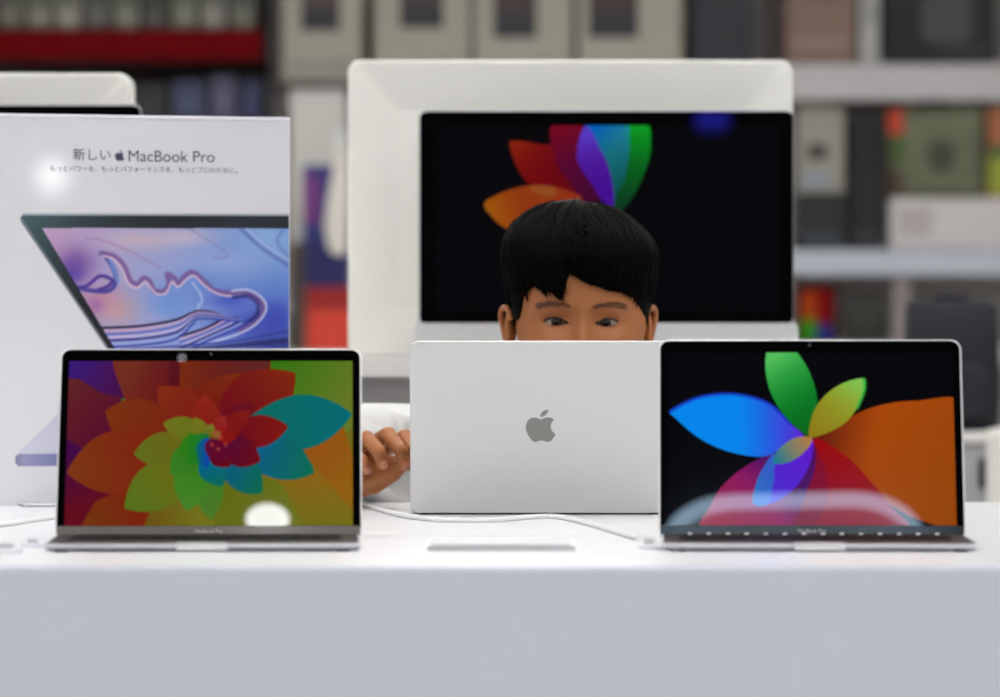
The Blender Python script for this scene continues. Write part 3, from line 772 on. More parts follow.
for ex, ez, hw, sd in EYES:
    i = np.argmin((X_-ex)**2 + (ZZ-ez)**2 + (front < .5)*1e6); yb0 = Yn.ravel()[i]
    yc = yb0 + ER - 2.2; EYE_C.append((ex, yc, ez))
    dx, dz = X_-ex, ZZ-ez; rr2 = dx*dx + dz*dz
    ball = yc - np.sqrt(np.clip((ER+1.3)**2 - rr2, 0, None))
    near = (rr2 < (ER+1.2)**2*.94) & (front > .3)
    Yn = np.where(near, np.minimum(Yn, ball), Yn)
    u = dx/hw*1.0
    tilt = dz - sd*(-1)*0.06*dx
    opening = (np.abs(u) < 1) & (tilt < lid_up(u)) & (tilt > lid_dn(u)) & (front > .3)
    Yn = np.where(opening, yc + 2.0, Yn)
    # fold above the upper lid
    fold = np.exp(-((tilt - lid_up(np.clip(u, -1, 1)) - 3.2)/1.1)**2)*(np.abs(u) < 1.05)
    Yn = Yn + 1.6*fold*(front > .3)
hv = np.stack([X_, Yn, ZZ], -1).reshape(-1, 3)*mm
nr, nc = ZZ.shape; ii = np.arange(nr*nc).reshape(nr, nc)
jj = np.roll(ii, -1, axis=1)
hq = np.stack([ii[:-1], jj[:-1], jj[1:], ii[1:]], -1).reshape(-1, 4)
hl = [tuple(q) for q in hq] + [tuple(ii[0][::-1]), tuple(ii[-1])]
head_v = [HO + Vector(p) for p in hv]
bmb = bmesh.new()
vs = [bmb.verts.new(W2L(p)) for p in head_v]
for f in hl: bmb.faces.new([vs[i] for i in f])
# ears
for sd in (-1, 1):
    eo = 0 if sd < 0 else -6
    for c, r_, rot in (((sd*88 + eo, 78, -8), (6, 15, 27), 18), ):
        Mr = Matrix.Rotation(R(sd*rot), 3, 'Z')
        ellipsoid(bmb, W2L(HO + Vector((c[0], c[1], c[2]))*mm), tuple(v*mm for v in r_), 20, 16, Mr)
    helix = [(sd*86, 72, -32), (sd*92, 82, -28), (sd*97, 92, -10), (sd*100, 92, 8), (sd*97, 82, 18), (sd*91, 70, 15), (sd*87, 66, 2)]
    tube(bmb, [W2L(HO + Vector((p[0] + eo, p[1], p[2]))*mm) for p in smooth_path(helix, 6)], .0036, 8)
    ellipsoid(bmb, W2L(HO + Vector((sd*88 + eo, 72, -34))*mm), (.006, .008, .009), 14, 10)

def capsule_chain(bm, pts, rads, n=16):
    """tapered limb: tube with ball joints"""
    tube(bm, pts, rads, n)
    for p, r_ in zip(pts, rads): ellipsoid(bm, p, (r_, r_, r_), n, 10)
def remesh(bm, vox, smooth=4):
    me = bpy.data.meshes.new('work'); bm.to_mesh(me); bm.free()
    o = bpy.data.objects.new('work', me); COL.objects.link(o)
    a = o.modifiers.new('r', 'REMESH'); a.mode = 'VOXEL'; a.voxel_size = vox
    b = o.modifiers.new('s', 'SMOOTH'); b.iterations = smooth; b.factor = 0.5
    bpy.context.view_layer.update()
    out = bpy.data.meshes.new_from_object(o.evaluated_get(bpy.context.evaluated_depsgraph_get()))
    bpy.data.objects.remove(o); return out
V = Vector
SL, SR = V((-.075, 5.43, T+.070)), V((.265, 5.43, T+.07))          # shoulders
EL, EW = V((-.205, 5.31, T+.072)), at(350, 484, 5.13)               # right arm: elbow, wrist
ERt, ERw = V((.36, 5.33, T+.055)), V((.235, 5.13, T+.045))
HIPZ = .62
hips = [V((.03, 5.50, HIPZ)), V((.175, 5.50, HIPZ))]
neck0 = V((HO.x - .005, 5.40, T+.07)); neck1 = V((HO.x, 5.27, T+.15))
def torso(bm, g):                     # g: extra thickness for clothing
    for z, hw, dp, y in ((T+.045, .135, .075, 5.44), (T-.04, .135, .082, 5.45), (T-.14, .125, .08, 5.46), (T-.26, .115, .078, 5.48), (HIPZ+.03, .125, .085, 5.50)):
        ellipsoid(bm, (HO.x, y, z), (hw+g, dp+g, .085+g), 24, 16)
bmc = bmesh.new()
torso(bmc, 0)
capsule_chain(bmc, [neck0, neck1], [.05, .047])
for s_, e_, w_ in ((SL, EL, EW), (SR, ERt, ERw)):
    capsule_chain(bmc, [V((HO.x + (s_.x-HO.x)*.4, 5.43, T+.075)), s_, s_.lerp(e_, .5), e_, e_.lerp(w_, .35), w_], [.05, .046, .038, .034, .033, .024])
for i, h_ in enumerate(hips):
    sx = -1 if i == 0 else 1
    kn = V((h_.x + sx*.01, 5.48, .34)); an = V((h_.x + sx*.015, 5.51, .07)); to = V((an.x + sx*.02, 5.40, .035))
    capsule_chain(bmc, [h_, kn, kn.lerp(an, .35), an], [.072, .047, .048, .031])
    capsule_chain(bmc, [an - V((0, -.02, .035)), to], [.032, .026])
# hand with curled fingers in front of the silver laptop's edge
FR = [  # knuckle, mid joint, end joint, tip (px, py, depth)
    [(382,452,5.125),(405,437,5.075),(413,451,5.045),(413,466,5.045)],
    [(366,449,5.10),(388,435,5.045),(401,450,5.015),(405,465,5.02)],
    [(352,455,5.09),(367,438,5.03),(379,452,5.0),(383,464,5.005)],
    [(341,466,5.08),(353,453,5.025),(363,461,5.005),(367,470,5.01)]]
FRad = [(.0108,.0100,.0092,.0078),(.0112,.0104,.0094,.0080),(.0108,.0098,.0090,.0076),(.0098,.0088,.0080,.0068)]
fingers = [[at(*q) for q in f] for f in FR]
for f, r_ in zip(fingers, FRad): capsule_chain(bmc, f, list(r_), 14)
palm = at(356, 472, 5.10)
for f in fingers: capsule_chain(bmc, [EW, palm.lerp(f[0], .5), f[0]], [.021, .017, .0115], 14)
capsule_chain(bmc, [palm, at(376, 470, 5.075), at(392, 464, 5.055)], [.017, .0135, .011], 14)
thumb = [at(352, 487, 5.11), at(374, 484, 5.065), at(393, 473, 5.045), at(404, 463, 5.04)]
capsule_chain(bmc, thumb, [.016, .0125, .0108, .008], 14)
# other hand resting on the keyboard
hb = ERw + V((-.03, -.035, -.012))
for k in range(4):
    a = hb + V((-.026 + k*.0165, -.012 - .004*math.sin(k), .006)); capsule_chain(bmc, [ERw, a, a + V((-.012, -.026, .006)), a + V((-.017, -.044 - .006*math.sin(k), -.010)), a + V((-.018, -.052 - .006*math.sin(k), -.022))], [.02, .0105, .0092, .008, .0068], 12)
capsule_chain(bmc, [ERw, hb + V((-.035, .012, .0)), hb + V((-.056, -.008, -.006)), hb + V((-.064, -.028, -.012))], [.02, .0135, .0105, .008], 12)
bme = remesh(bmc, .0024, 3)
bme.transform(Matrix.Translation(-BL))
bmb.from_mesh(bme)
body = obj('body', bmb, M['skin'], boy, 80)

for (ex, yc, ez), (_, _, hw, sd) in zip(EYE_C, EYES):
    bm = bmesh.new(); c = HO + V((ex, yc, ez))*mm
    q = bmesh.ops.create_uvsphere(bm, u_segments=40, v_segments=40, radius=ER*mm)
    gaze = V((0.06 if sd > 0 else -0.10, -1, -0.10)).normalized()
    Mr = V((0, 0, 1)).rotation_difference(gaze).to_matrix()
    bm.faces.ensure_lookup_table()
    for f in bm.faces:
        a = math.degrees(f.calc_center_median().normalized().angle(V((0, 0, 1))))
        f.material_index = 2 if a < 9 else 1 if a < 26 else 0
    for v in bm.verts: v.co = Mr @ v.co + W2L(c)
    obj('eyeball', bm, [M['sclera'], M['iris'], M['pupil']], boy, 80)
    # upper lash line and brow
    def skin_y(x, z, off):
        j = np.argmin((X_-x)**2 + (ZZ-z)**2 + (front < .3)*1e6); return Yn.ravel()[j] - off
    pts = []
    for k in range(15):
        u = -1.02 + 2.04*k/14; x = ex + u*hw; z = ez + float(lid_up(np.array(u))) + sd*(-1)*0.06*u*hw + .2
        dx, dz = x-ex, z-ez; y = yc - math.sqrt(max((ER+1.5)**2 - dx*dx - dz*dz, 0)) - .3
        pts.append(W2L(HO + V((x, y, z))*mm))
    bm = bmesh.new(); tube(bm, pts, [.0004] + [.0011]*13 + [.0006], 8); obj('eyelash', bm, M['lash'], boy, 80)
    bm = bmesh.new()
    for k in range(150):
        u = random.uniform(-1, 1); lo = random.uniform(-3.6, 3.6)*(1 - .55*max(0, u*(-sd*-1)))
        x = ex + (-1.5 if sd > 0 else 1.5) + u*20; z = ez + 19.5 + 3.2*(1-u*u) + lo
        out = -1 if ex < 0 else 1
        dx = out*random.uniform(4, 7); dz = random.uniform(-.5, 1.6)
        p0 = V((x, skin_y(x, z, .3), z)); p1 = V((x+dx, skin_y(x+dx, z+dz, .7), z+dz))
        tube(bm, [W2L(HO + p0*mm), W2L(HO + p0.lerp(p1, .5)*mm + V((0, -.0004, 0))), W2L(HO + p1*mm)], [.0003, .00038, .0001], 5)
    obj('eyebrow', bm, M['brow'], boy, 80)

# hair: a cap that stops at the hairline plus many tapered locks
FL_x = np.array([-110,-92,-86,-83,-78,-70,-63,-56,-48,-46,-40,-35,-29,-24,-17,-10,4,17,25,35,44,52,58,63,68,74,80,86,92,110.0])
FL_z = np.array([0,0,4,12,32,40,44,39,33,40,36,30,26,40,60,56,48,44,42,38,37,36,34,31,30,24,16,8,2,0.0])
def hair_pt(p_, z, off=0.0):
    w = np.interp(z, Wh_z, Wh) + off; f = np.interp(z, Wh_z, Fh) - off; b = np.interp(z, Wh_z, Bh) + off
    yc = (f+b)/2; ry = (b-f)/2; e = 2/2.25; s, c = math.sin(p_), math.cos(p_)
    up = max(0.0, min(1.0, (z-85)/35)); w -= (9*up + 2)*max(0, s)
    if s < 0: z = z + 3*up
    return V((w*math.copysign(abs(s)**e, s), yc - ry*math.copysign(abs(c)**e, c), z))
def hair_line(p_):
    """lowest z of the hair at azimuth p_ (0 = face)"""
    a = abs(p_)
    if a < 1.25:
        x = hair_pt(p_, 40).x; return float(np.interp(x, FL_x, FL_z))
    if a < 1.62: return float(np.interp(a, [1.25, 1.40, 1.62], [6, -6, 16]))
    return float(np.interp(a, [1.62, 1.9, 2.2, 3.15], [16, -20, -50, -66]))
bmh = bmesh.new(); NP, NZ = 300, 46; outer = []; inner = []
for k in range(NP):
    p_ = -math.pi + 2*math.pi*k/NP; zl = hair_line(p_); co, ci = [], []
    for j in range(NZ):
        t = j/(NZ-1); z = zl + (151.5-zl)*(1-(1-t)**1.5)
        taper = min(1.0, t*4.5); grow = 1.1*math.sin(p_*37 + 2.2*math.sin(z*.05))*min(1, t*3)*(1-t) + .6*math.sin(p_*83 + z*.02)*(1-t)
        o_ = hair_pt(p_, z, grow)
        si = section(np.array(min(z, 135.5)), Ws, Fs, Bs, zs, np.array(p_)); i_ = V((float(si[0]), float(si[1]), min(z, 135.5)))
        sk = i_ + (o_ - i_).normalized()*2.0
        co.append(sk.lerp(o_, .30 + .70*taper)); ci.append(i_*.985 + V((0, 1.2, 0)))
    outer.append(co); inner.append(ci)
ov = [[bmh.verts.new(W2L(HO + p*mm)) for p in c] for c in outer]
iv = [[bmh.verts.new(W2L(HO + p*mm)) for p in c] for c in inner]
for k in range(NP):
    m_ = (k+1) % NP
    for j in range(NZ-1):
        bmh.faces.new((ov[k][j], ov[m_][j], ov[m_][j+1], ov[k][j+1]))
        bmh.faces.new((iv[m_][j], iv[k][j], iv[k][j+1], iv[m_][j+1]))
    bmh.faces.new((iv[k][0], iv[m_][0], ov[m_][0], ov[k][0]))
bmh.faces.new([c[-1] for c in ov]); bmh.faces.new([c[-1] for c in reversed(iv)])
def lock(p0, p1, z0, z1, w, off0, off1, n=12):
    pts, rad = [], []
    for k in range(n+1):
        t = k/n; p_ = p0 + (p1-p0)*t**1.3; z = z0 + (z1-z0)*t**1.15
        pts.append(W2L(HO + hair_pt(p_, z, off0 + (off1-off0)*t)*mm))
        rad.append(w*mm*(math.sin(math.pi*min(1, .18 + .82*t))**.8 if t < 1 else 0.04) + .0001)
    tube(bmh, pts, rad, 6)
for k in range(520):                  # all-over locks
    p1 = random.uniform(-math.pi, math.pi); zl = hair_line(p1)
    z0 = random.uniform(110, 149); z1 = zl + random.uniform(0, 60)*(random.random() < .7)
    lock(p1 + random.uniform(-.35, .25), p1, z0, max(z1, zl-2), random.uniform(2.2, 4.2), -.6, random.uniform(-1.8, .2) if z1 > zl+12 else -4)
TIPS = [(-74,24),(-69,36),(-60,40),(-52,33),(-48,27),(-43,31),(-40,37),(-38,33),(-35,30),(-30,26),(-26,22),(-23,29),(4,47),(12,43),(20,42),(28,39),(36,36),(43,36),(50,34),(56,33),(61,29),(66,26),(72,22),(77,14)]
for x, z in TIPS:                     # the fringe
    a = math.asin(max(-1, min(1, (abs(x)/95)**1.125)))*(1 if x > 0 else -1)
    for q in range(4):
        lock(a + random.uniform(.02, .22)*(1 if x > -10 else -.6) , a + random.uniform(-.025, .025), random.uniform(95, 120), z + random.uniform(-1, 5), random.uniform(3, 4.6), 0, -6.0 + random.uniform(0, 3))
hair = obj('hair', bmh, M['hair'], boy, 70)

# fingernails
for f, r_ in zip(fingers, FRad):
    d = (f[3]-f[2]).normalized(); n_ = V((.25, -.95, -.1)); n_ = (n_ - d*n_.dot(d)).normalized(); s_ = d.cross(n_)
    Mr = Matrix((s_, d, n_)).transposed(); c = f[3] + n_*(r_[3]*.62) - d*.001
    bm = bmesh.new(); ellipsoid(bm, W2L(c), (.0050, .0062, .0034), 14, 10, Mr); obj('fingernail', bm, M['nail'], boy, 80)
# clothes
bms = bmesh.new(); torso(bms, .014)
for s_, e_, w_ in ((SL, EL, EW), (SR, ERt, ERw)):
    capsule_chain(bms, [V((HO.x + (s_.x-HO.x)*.4, 5.43, T+.07)), s_, s_.lerp(e_, .5), e_, e_.lerp(w_, .35), e_.lerp(w_, .74)], [.056, .054, .054, .054, .048, .033])
ellipsoid(bms, (HO.x, 5.42, T+.10), (.075, .068, .035), 24, 12)
ellipsoid(bms, (-.150, 5.385, T+.0), (.085, .055, .10), 24, 14)
ellipsoid(bms, (-.17, 5.365, T-.03), (.06, .04, .07), 20, 12)
# fold ridges
for a, b, r_ in (((-.20, 5.27, T+.11), (-.09, 5.34, T+.045), .012), ((-.23, 5.26, T+.08), (-.12, 5.325, T-.01), .012), ((-.16, 5.335, T+.112), (-.05, 5.35, T+.09), .012), ((-.19, 5.32, T+.02), (-.10, 5.335, T-.05), .012)):
    tube(bms, smooth_path([a, (np.array(a)+np.array(b))/2 + np.array([0, -.008, -.004]), b], 6), r_, 10)
sme = remesh(bms, .005, 5); sme.transform(Matrix.Translation(-BL)); sme.materials.clear()
link_mesh('shirt', sme, M['shirt'], boy, 80)
bms = bmesh.new()
for z, hw, dp in ((HIPZ+.10, .135, .095), (HIPZ+.02, .142, .100), (HIPZ-.04, .135, .095)): ellipsoid(bms, (HO.x, 5.50, z), (hw, dp, .07), 24, 14)
for i, h_ in enumerate(hips):
    sx = -1 if i == 0 else 1; kn = V((h_.x + sx*.01, 5.48, .34)); an = V((h_.x + sx*.015, 5.51, .11))
    capsule_chain(bms, [h_, kn, an], [.084, .062, .05])
tme = remesh(bms, .006, 4); tme.transform(Matrix.Translation(-BL)); tme.materials.clear(); link_mesh('trousers', tme, M['trousers'], boy, 80)
for i, h_ in enumerate(hips):
    sx = -1 if i == 0 else 1; an = V((h_.x + sx*.015, 5.51, .07)); to = V((an.x + sx*.02, 5.395, .035))
    bms = bmesh.new(); capsule_chain(bms, [V((an.x, 5.525, .05)), to], [.042, .038]); ellipsoid(bms, (an.x, 5.515, .075), (.042, .045, .04))
    bbox(bms, (min(an.x, to.x)-.036, 5.365, .0), (max(an.x, to.x)+.036, 5.56, .025), .006)
    q = remesh(bms, .005, 3)
    q.transform(Matrix.Translation(-BL)); q.materials.clear()
    dz = min(v.co.z for v in q.vertices)
    for v in q.vertices: v.co.z -= dz
    link_mesh('shoe', q, M['shoe'], boy, 80)

# ------------------------------------------------------------------ the shop behind
SD = 14.6
M['shelf_grey'] = mat('shelf_grey', (200, 197, 198), 0.5, vary=0.03)
M['shelf_blue'] = mat('shelf_pale_blue', (196, 204, 214), 0.35, vary=0.04)
M['shelf_back'] = mat('shelf_back_grey', (172, 167, 164), 0.8, vary=0.05)
M['shelf_brown'] = mat('shelf_back_brown', (70, 58, 56), 0.8, vary=0.08)
M['red_strip'] = mat('red_banner', (112, 8, 14), 0.85, spec=0.1, vary=0.06, vscale=4)
def zpx(py, d=SD): return at(0, py, d).z
def xpx(px, d=SD): return at(px, 0, d).x
def shelving(label, pxa, pxb, boards, back, d=SD, depth=.45, top=-230):
    xa, xb = xpx(pxa, d), xpx(pxb, d); t = thing('store_shelving', label, 'shelving', ((xa+xb)/2, d, 0)); w = (xb-xa)/2
    zt = zpx(top, d)
    box('back_panel', (-w, depth, 0), (w, depth+.03, zt), back, t)
    for sx in (-1, 1):
        a, b = sorted((sx*w, sx*(w-.012))); box('upright', (a, .33, 0), (b, depth-.001, zt), M['shelf_grey'], t)
    for py, th, mt, mb in boards:
        z = zpx(py, d)
        bd = box('shelf', (-w+.021, .006, z-.025), (w-.021, depth-.001, z), mb, t)
        box('edge_strip', (-w+.021, -.006, z-th*d/F), (w-.021, .0055, z-.0005), mt, bd, bev=.002)
    return t
SL_ = shelving('wall shelving with a red edge strip at the upper end', -250, 268, [(29, 31, M['red_strip'], M['shelf_brown']), (150, 12, M['shelf_brown'], M['shelf_brown']), (420, 12, M['shelf_brown'], M['shelf_brown'])], M['shelf_brown'])
shelving('wall shelving holding the cream boxes with dark pictures', 270, 759, [(82, 14, M['shelf_brown'], M['shelf_grey']), (300, 14, M['shelf_grey'], M['shelf_grey'])], M['shelf_back'])
shelving('pale wall shelving beyond the black petal laptop, with a camouflage case', 762, 1060, [(64, 36, M['shelf_grey'], M['shelf_grey']), (250, 25, M['shelf_blue'], M['shelf_grey']), (344, 20, M['shelf_grey'], M['shelf_grey'])], M['shelf_back'])

def pbox(name, label, cat, px0, py0, px1, py1, rgb, d=SD + .03, depth=.16, group=None, bev=.006, rough=.5, vary=.08, vscale=20):
    """upright package with its front at depth d; parts can be added in its own frame"""
    xa, xb = xpx(px0, d), xpx(px1, d); z0, z1 = zpx(py1, d), zpx(py0, d)
    t = thing(name, label, cat, ((xa+xb)/2, d, z0), 0, group); w = (xb-xa); h = z1-z0
    box('body', (-w/2, 0, 0), (w/2, depth, h), mat(name + '_card', rgb, rough, vary=vary, vscale=vscale), t, bev=min(bev, w*.2))
    t['w'] = w; t['h'] = h
    return t
def patch(t, name, u0, v0, u1, v1, rgb, y=-.0025, r=.004, th=.003, rough=.4):
    """flat printed or set-in piece on the front of a package, u,v from its upper left corner (0..1)"""
    w, h = t['w'], t['h']; bm = bmesh.new()
    a, b = (u0-.5)*w, (u1-.5)*w; c, e = (1-v1)*h, (1-v0)*h
    pw, ph = b-a, e-c; r = min(r, pw*.4, ph*.4)
    loft(bm, [[(x+(a+b)/2, yy, z+(c+e)/2) for x, z in rr(pw, ph, r, 5)] for yy in (y+th, y)])
    return obj(name, bm, mat(name + '_print', rgb, rough, vary=.08, vscale=25), t)
bz = zpx
# upper left row of small packages
labels = ['olive hanging package, leftmost above the red shelf strip', 'grey package second from the left above the red strip', 'pale package third along above the red shelf strip', 'dark grey package fourth along above the red strip', 'grey green package fifth along above the red strip', 'darker package sixth along above the red strip', 'light olive package seventh along above the red strip', 'pale grey package eighth along above the red strip', 'olive grey package nearest to the cream boxes above the red strip']
cols = [(104,102,92), (124,122,112), (140,138,128), (96,94,88), (120,120,108), (78,76,72), (118,118,104), (134,132,124), (104,104,94)]
for k, (lb, c) in enumerate(zip(labels, cols)):
    t = pbox('small_package', lb, 'package', -2 + k*29, -48 + (k % 3)*6, 23 + k*29, 28.8, c, depth=.07, group='packages above the red strip')
    patch(t, 'picture', .18, .30, .82, .66, tuple(int(v*.72) for v in c)); patch(t, 'label_band', .1, .74, .9, .9, tuple(min(255, int(v*1.2)) for v in c))
for k, (a, b, tp, c, lb) in enumerate(((134,168,84,(44,40,44),'dark package lowest under the red strip, beside the white panel corner'), (172,206,80,(60,66,92),'blue grey package under the red strip above the poster'), (210,236,76,(80,78,100),'greyish violet package under the red strip'), (240,262,80,(48,52,84),'dark blue package under the red strip near the cream boxes'))):
    t = pbox('lower_package', lb, 'package', a, tp, b, 149.8, c, depth=.12, group='packages under the red strip')
    patch(t, 'picture', .15, .2, .85, .5, tuple(int(v*1.25) for v in c))
# cream boxes with dark pictures
for a, b, tp, w0, w1, wb, tint, lb in ((282,362,-70,.24,.72,31,(92,72,66),'cream product box lowest and leftmost of the row, at the end of the red strip'),
                                   (374,470,-70,.27,.72,28,(78,58,58),'cream product box second in the row above the white panel'),
                                   (474,572,-70,.20,.64,38,(74,52,54),'cream product box third in the row above the white panel'),
                                   (578,682,-70,.10,.58,38,(72,50,50),'cream product box beside the dark blue case, above the white panel')):
    t = pbox('product_box', lb, 'box', a, tp, b, 81.8, (178,172,158), depth=.2, group='cream boxes on the shelf')
    v1 = (wb - tp)/(81.8 - tp)
    pt = patch(t, 'picture', w0, v1-.36, w1, v1, (48,48,54)); t2 = patch(t, 'picture_glow', w0+.05, v1-.34, w1-.05, v1-.16, tint, y=-.004)
    t2.parent = pt; patch(t, 'label_band', .1, .86, .9, .93, (160,154,142))
t = pbox('accessory_case', 'dark blue grey upright case beside the last cream box', 'case', 692, -80, 752, 81.8, (52,56,64), depth=.16, bev=.03)
patch(t, 'front_pocket', .18, .35, .82, .85, (40,43,50)); patch(t, 'clasp', .40, .28, .60, .32, (90,92,98))
t = pbox('brown_box', 'brownish pink box on the upper shelf above the screen corner', 'box', 786, -60, 856, 63.6, (140,112,98), depth=.2)
patch(t, 'picture', .2, .12, .8, .5, (128,96,84)); patch(t, 'label_band', .12, .78, .88, .88, (156,130,116))
t = pbox('narrow_box', 'light grey narrow box between the brown and the black box', 'box', 860, -60, 879, 63.6, (186,184,182), depth=.2)
patch(t, 'label_band', .2, .5, .8, .7, (160,158,156))
t = pbox('black_box', 'large black box with a grey shape in the upper corner', 'box', 884, -80, 996, 62.5, (20,20,22), depth=.22)
patch(t, 'picture', .34, .52, .78, .86, (70,70,72), r=.03); patch(t, 'label_band', .5, .88, .92, .95, (44,44,44))
# goods on the right-hand shelves
t = pbox('low_dark_box', 'low dark box under the beige box, beside the computer screen', 'box', 797, 193, 846, 249.6, (34,36,38), depth=.16)
patch(t, 'label_band', .1, .7, .9, .95, (58,64,76))
t = pbox('beige_box', 'beige box with a dark oval on the low dark box', 'box', 798, 108, 844, 192.4, (158,154,142), depth=.15)
patch(t, 'oval', .18, .42, .66, .62, (70,68,66), r=.05); patch(t, 'label_band', .1, .76, .7, .94, (150,156,168))
t = pbox('speaker_box', 'tall narrow black box standing beside the beige box', 'box', 850, 112, 884, 249.6, (24,25,27), depth=.18)
patch(t, 'grille', .2, .1, .8, .45, (14,14,15)); patch(t, 'foot_band', .06, .88, .94, .96, (50,52,54))
t = pbox('white_box', 'wide white box beneath the camouflage case', 'box', 890, 198, 1030, 249.6, (214,208,208), depth=.22)
patch(t, 'label_band', .06, .2, .3, .75, (188,180,180))
cam_t = pbox('camouflage_case', 'green camouflage case with a red and green edge, on the white box', 'case', 888, 108, 984, 197.5, (106,110,84), depth=.18, bev=.02, vary=.55, vscale=9)
patch(cam_t, 'red_corner', .0, .02, .16, .30, (196,62,30)); patch(cam_t, 'green_stripe', .03, .32, .17, .62, (58,88,30)); patch(cam_t, 'dark_patch', .42, .36, .70, .72, (66,72,54), r=.05)
patch(cam_t, 'lower_stripe', .0, .70, .15, .98, (74,50,34))
bm = bmesh.new(); w_ = cam_t['h']; tube(bm, smooth_path([(-.04, .08, w_-.004), (-.035, .08, w_+.02), (0, .08, w_+.03), (.035, .08, w_+.02), (.04, .08, w_-.004)], 5), .006, 8); obj('handle', bm, mat('grey_handle', (84,84,82), .6), cam_t)
t = pbox('striped_case', 'orange and yellow green case at the far end of the white box', 'case', 988, 108, 1040, 197.5, (170,104,64), depth=.16)
patch(t, 'yellow_stripe', .0, .55, .5, .96, (150,160,50)); patch(t, 'green_stripe', .0, .42, .5, .56, (70,96,56))
# lower shelf
def paint_tab(X, Y):
    p = Picture(X, Y, (22, 22, 24))
    p.petal((.36,.9), (.35,.02), .26, (120,14,8), (150,24,12)); p.blend(((np.hypot((X-.62)/.32, (Y-.40)/.36)) < 1).astype(float), (112,14,14)); p.blend(((np.hypot((X-.30)/.22, (Y-.40)/.3)) < 1).astype(float), (150,58,20))
    p.blend(((np.hypot((X-.30)/.22, (Y-.80)/.24)) < 1).astype(float), (50,120,20)); p.blend(((np.hypot((X-.7)/.22, (Y-.85)/.18)) < 1).astype(float), (40,46,110))
    return p.C
d = SD - .0
xa, xb, z0, z1 = xpx(796), xpx(838), zpx(343.8), zpx(283)
tb = thing('tablet', 'small upright tablet showing red and green petals, beside the computer', 'tablet', ((xa+xb)/2, SD+.03, z0))
bm = bmesh.new(); loft(bm, [[(x, y, z+(z1-z0)/2) for x, z in rr(xb-xa, z1-z0, .008, 6)] for y in (0, .009)]); obj('body', bm, M['black_glass'], tb)
picture_mesh('display', 60, 80, lambda u, v: ((u-.5)*(xb-xa-.012), np.full(u.shape, -.0006), .006+(1-v)*(z1-z0-.012)), lambda u, v: (u, v), paint_tab, M['screen_far'], tb)
bm = bmesh.new(); loft(bm, [[(-.03, y, z), (.03, y, z), (.03, y+.004, z), (-.03, y+.004, z)] for y, z in ((.06, 0), (.0095, (z1-z0)*.6))]); obj('kickstand', bm, M['shelf_grey'], tb)
t = pbox('olive_pouch', 'dark olive pouch on the lower shelf beside the tablet', 'pouch', 843, 300, 889, 343.8, (44,44,38), depth=.1, bev=.02)
patch(t, 'flap', .08, .05, .92, .45, (52,52,46)); patch(t, 'clasp', .42, .4, .58, .52, (90,88,80))
t = pbox('pinkish_post', 'pale pinkish box standing between the olive pouch and the navy bag', 'box', 893, 278, 911, 343.8, (158,146,146), depth=.1)
patch(t, 'label_band', .15, .2, .85, .5, (140,128,128))

# low cabinet, navy bag and white bin at the right
CD = 8.0
cz = zpx(432, CD); cab = thing('low_cabinet', 'low grey cabinet with a pale top carrying the navy bag', 'cabinet', (xpx(985, CD), CD, 0))
wc = xpx(1045, CD) - xpx(985, CD)
box('top', (-wc-.01, -.01, cz-.02), (wc+.01, .4, cz), M['rear_top'], cab); box('body', (-wc, 0, 0), (wc, .39, cz-.0202), mat('cabinet_grey', (168,166,168), .6), cab)
box('handle', (-.012, -.014, cz-.11), (.0, -.0003, cz-.05), M['keydeck'], cab, bev=.003)  # made-up handle, a dark piece standing in for a shaded gap
bag = thing('backpack', 'navy backpack on the low grey cabinet behind the black petal laptop', 'bag', (xpx(960, CD), CD+.06, cz))
wb = (xpx(1006, CD) - xpx(912, CD))/2; hb_ = zpx(299, CD) - cz
mb = mat('navy_fabric', (30, 31, 40), .8, vary=.12, bump=.2); mb2 = mat('navy_pocket', (32, 33, 42), .8, vary=.12)
bm = bmesh.new(); rings = []
for z, k, dy in ((0, .90, .10), (.01, .97, .12), (hb_*.3, 1.0, .14), (hb_*.7, .98, .125), (hb_*.92, .97, .11), (hb_*.98, .92, .085), (hb_, .84, .06)):
    rings.append([(x, y+.10, z) for x, y in rr(2*wb*k, 2*dy*.8, .05*k, 6)])
loft(bm, rings); obj('body', bm, mb, bag, 60)
bm = bmesh.new(); slab(bm, wb*1.3, hb_*.42, .03, 0, .03, .012)
for v in bm.verts: v.co = V((v.co.x, -.022+v.co.z-.012, v.co.y + hb_*.30))
obj('front_pocket', bm, mb2, bag, 60)
bm = bmesh.new(); tube(bm, smooth_path([(-.03, .1, hb_-.005), (-.028, .1, hb_+.004), (.028, .1, hb_+.004), (.03, .1, hb_-.005)], 6), .006, 8); obj('handle', bm, mb2, bag)
bn = thing('waste_bin', 'tall white round bin in front of the low grey cabinet', 'bin', (xpx(1006, 7.7), 7.7, 0))
bh = zpx(428, 7.7); rb = xpx(1006, 7.7) - xpx(986, 7.7)
bm = bmesh.new(); loft(bm, [[(r_*rb*math.cos(2*math.pi*k/32), r_*rb*math.sin(2*math.pi*k/32), z) for k in range(32)] for r_, z in ((.80, 0), (.84, .01), (1, bh-.03), (1, bh-.025))]); obj('body', bm, M['panel'], bn)
bm = bmesh.new(); loft(bm, [[(r_*rb*math.cos(2*math.pi*k/32), r_*rb*math.sin(2*math.pi*k/32), z) for k in range(32)] for r_, z in ((1.03, bh-.0248), (1.03, bh-.01), (.9, bh-.002), (.5, bh))]); obj('lid', bm, M['panel'], bn)

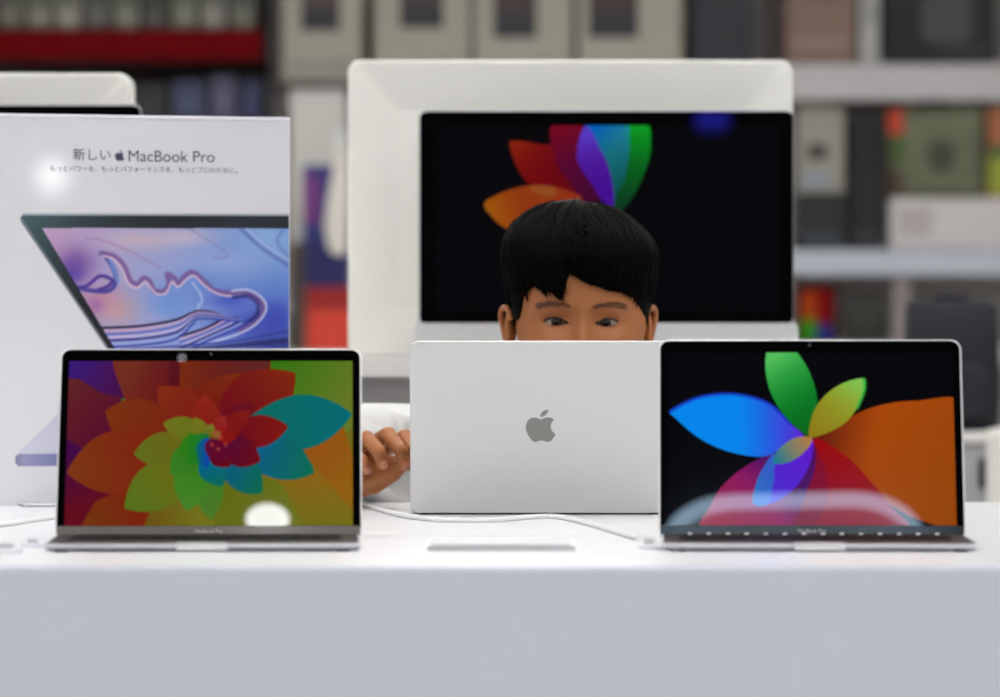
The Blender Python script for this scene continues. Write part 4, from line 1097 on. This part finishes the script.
# between poster and computer: end panel, plinth and goods
ED = 13.6
pl = thing('display_plinth', 'white plinth carrying the blue and red boxes beside the poster', 'plinth', (xpx(322, ED), ED-.06, 0))
pz = zpx(353, ED); box('top', (-.16, 0, pz-.03), (.16, .30, pz), M['rear_top'], pl); box('base', (-.14, .02, 0), (.14, .28, pz-.0302), M['panel'], pl)
ep = thing('shelf_end_panel', 'white upright end panel rising behind the blue box', 'end panel', (xpx(318, ED+.3), ED+.3, 0))
box('panel', (-.092, 0, .0), (.092, .04, zpx(96, ED+.3)), mat('end_panel_white', (196, 194, 188), .5), ep); box('cap', (-.096, -.004, zpx(96, ED+.3)+.0003), (.096, .044, zpx(90, ED+.3)), M['shelf_grey'], ep)
box('foot', (-.11, .041, 0), (.11, .2, .04), M['shelf_grey'], ep)
t = pbox('red_box', 'red and orange box on the plinth under the blue box', 'box', 305, 287, 352, 352.8, (206, 62, 40), d=ED, depth=.14)
patch(t, 'top_band', .0, .0, 1, .34, (150, 22, 22))
t = pbox('blue_box', 'blue box with a magenta panel, on the red box', 'box', 303, 165, 349, 286.5, (44, 50, 120), d=ED, depth=.14)
patch(t, 'magenta_panel', .0, .08, .36, .48, (112, 50, 120)); patch(t, 'lower_band', .05, .62, .95, .98, (32, 36, 96))
t = pbox('brown_stand', 'dark brown narrow stand at the edge of the poster', 'stand', 290, 242, 304, 352.8, (74, 66, 60), d=ED-.02, depth=.06)
patch(t, 'groove', .3, .1, .7, .9, (60, 54, 50))
hp_ = thing('carrier_bag', 'white curved bag hanging in front of the blue box', 'bag', (xpx(336, ED-.06), ED-.06, zpx(255, ED-.06)))
hh = zpx(150, ED-.06) - zpx(255, ED-.06)
bm = bmesh.new(); rings = []
for t_, w_, dx in ((0, .35, .012), (.06, .8, .006), (.25, 1.0, 0), (.5, .92, .006), (.75, .72, .014), (.92, .5, .018), (1, .34, .02)):
    rings.append([(x + dx, y, t_*hh) for x, y in rr(.074*w_+.004, .05, .02*min(1, w_), 6)])
loft(bm, rings); obj('body', bm, mat('white_bag', (214, 208, 200), .6), hp_, 60)
bm = bmesh.new(); tube(bm, smooth_path([(.008, 0, hh-.004), (.006, 0, hh+.04), (.02, .0, hh+.06), (.034, 0, hh+.04), (.032, 0, hh-.004)], 6), .004, 8); obj('handle', bm, M['cable'], hp_)
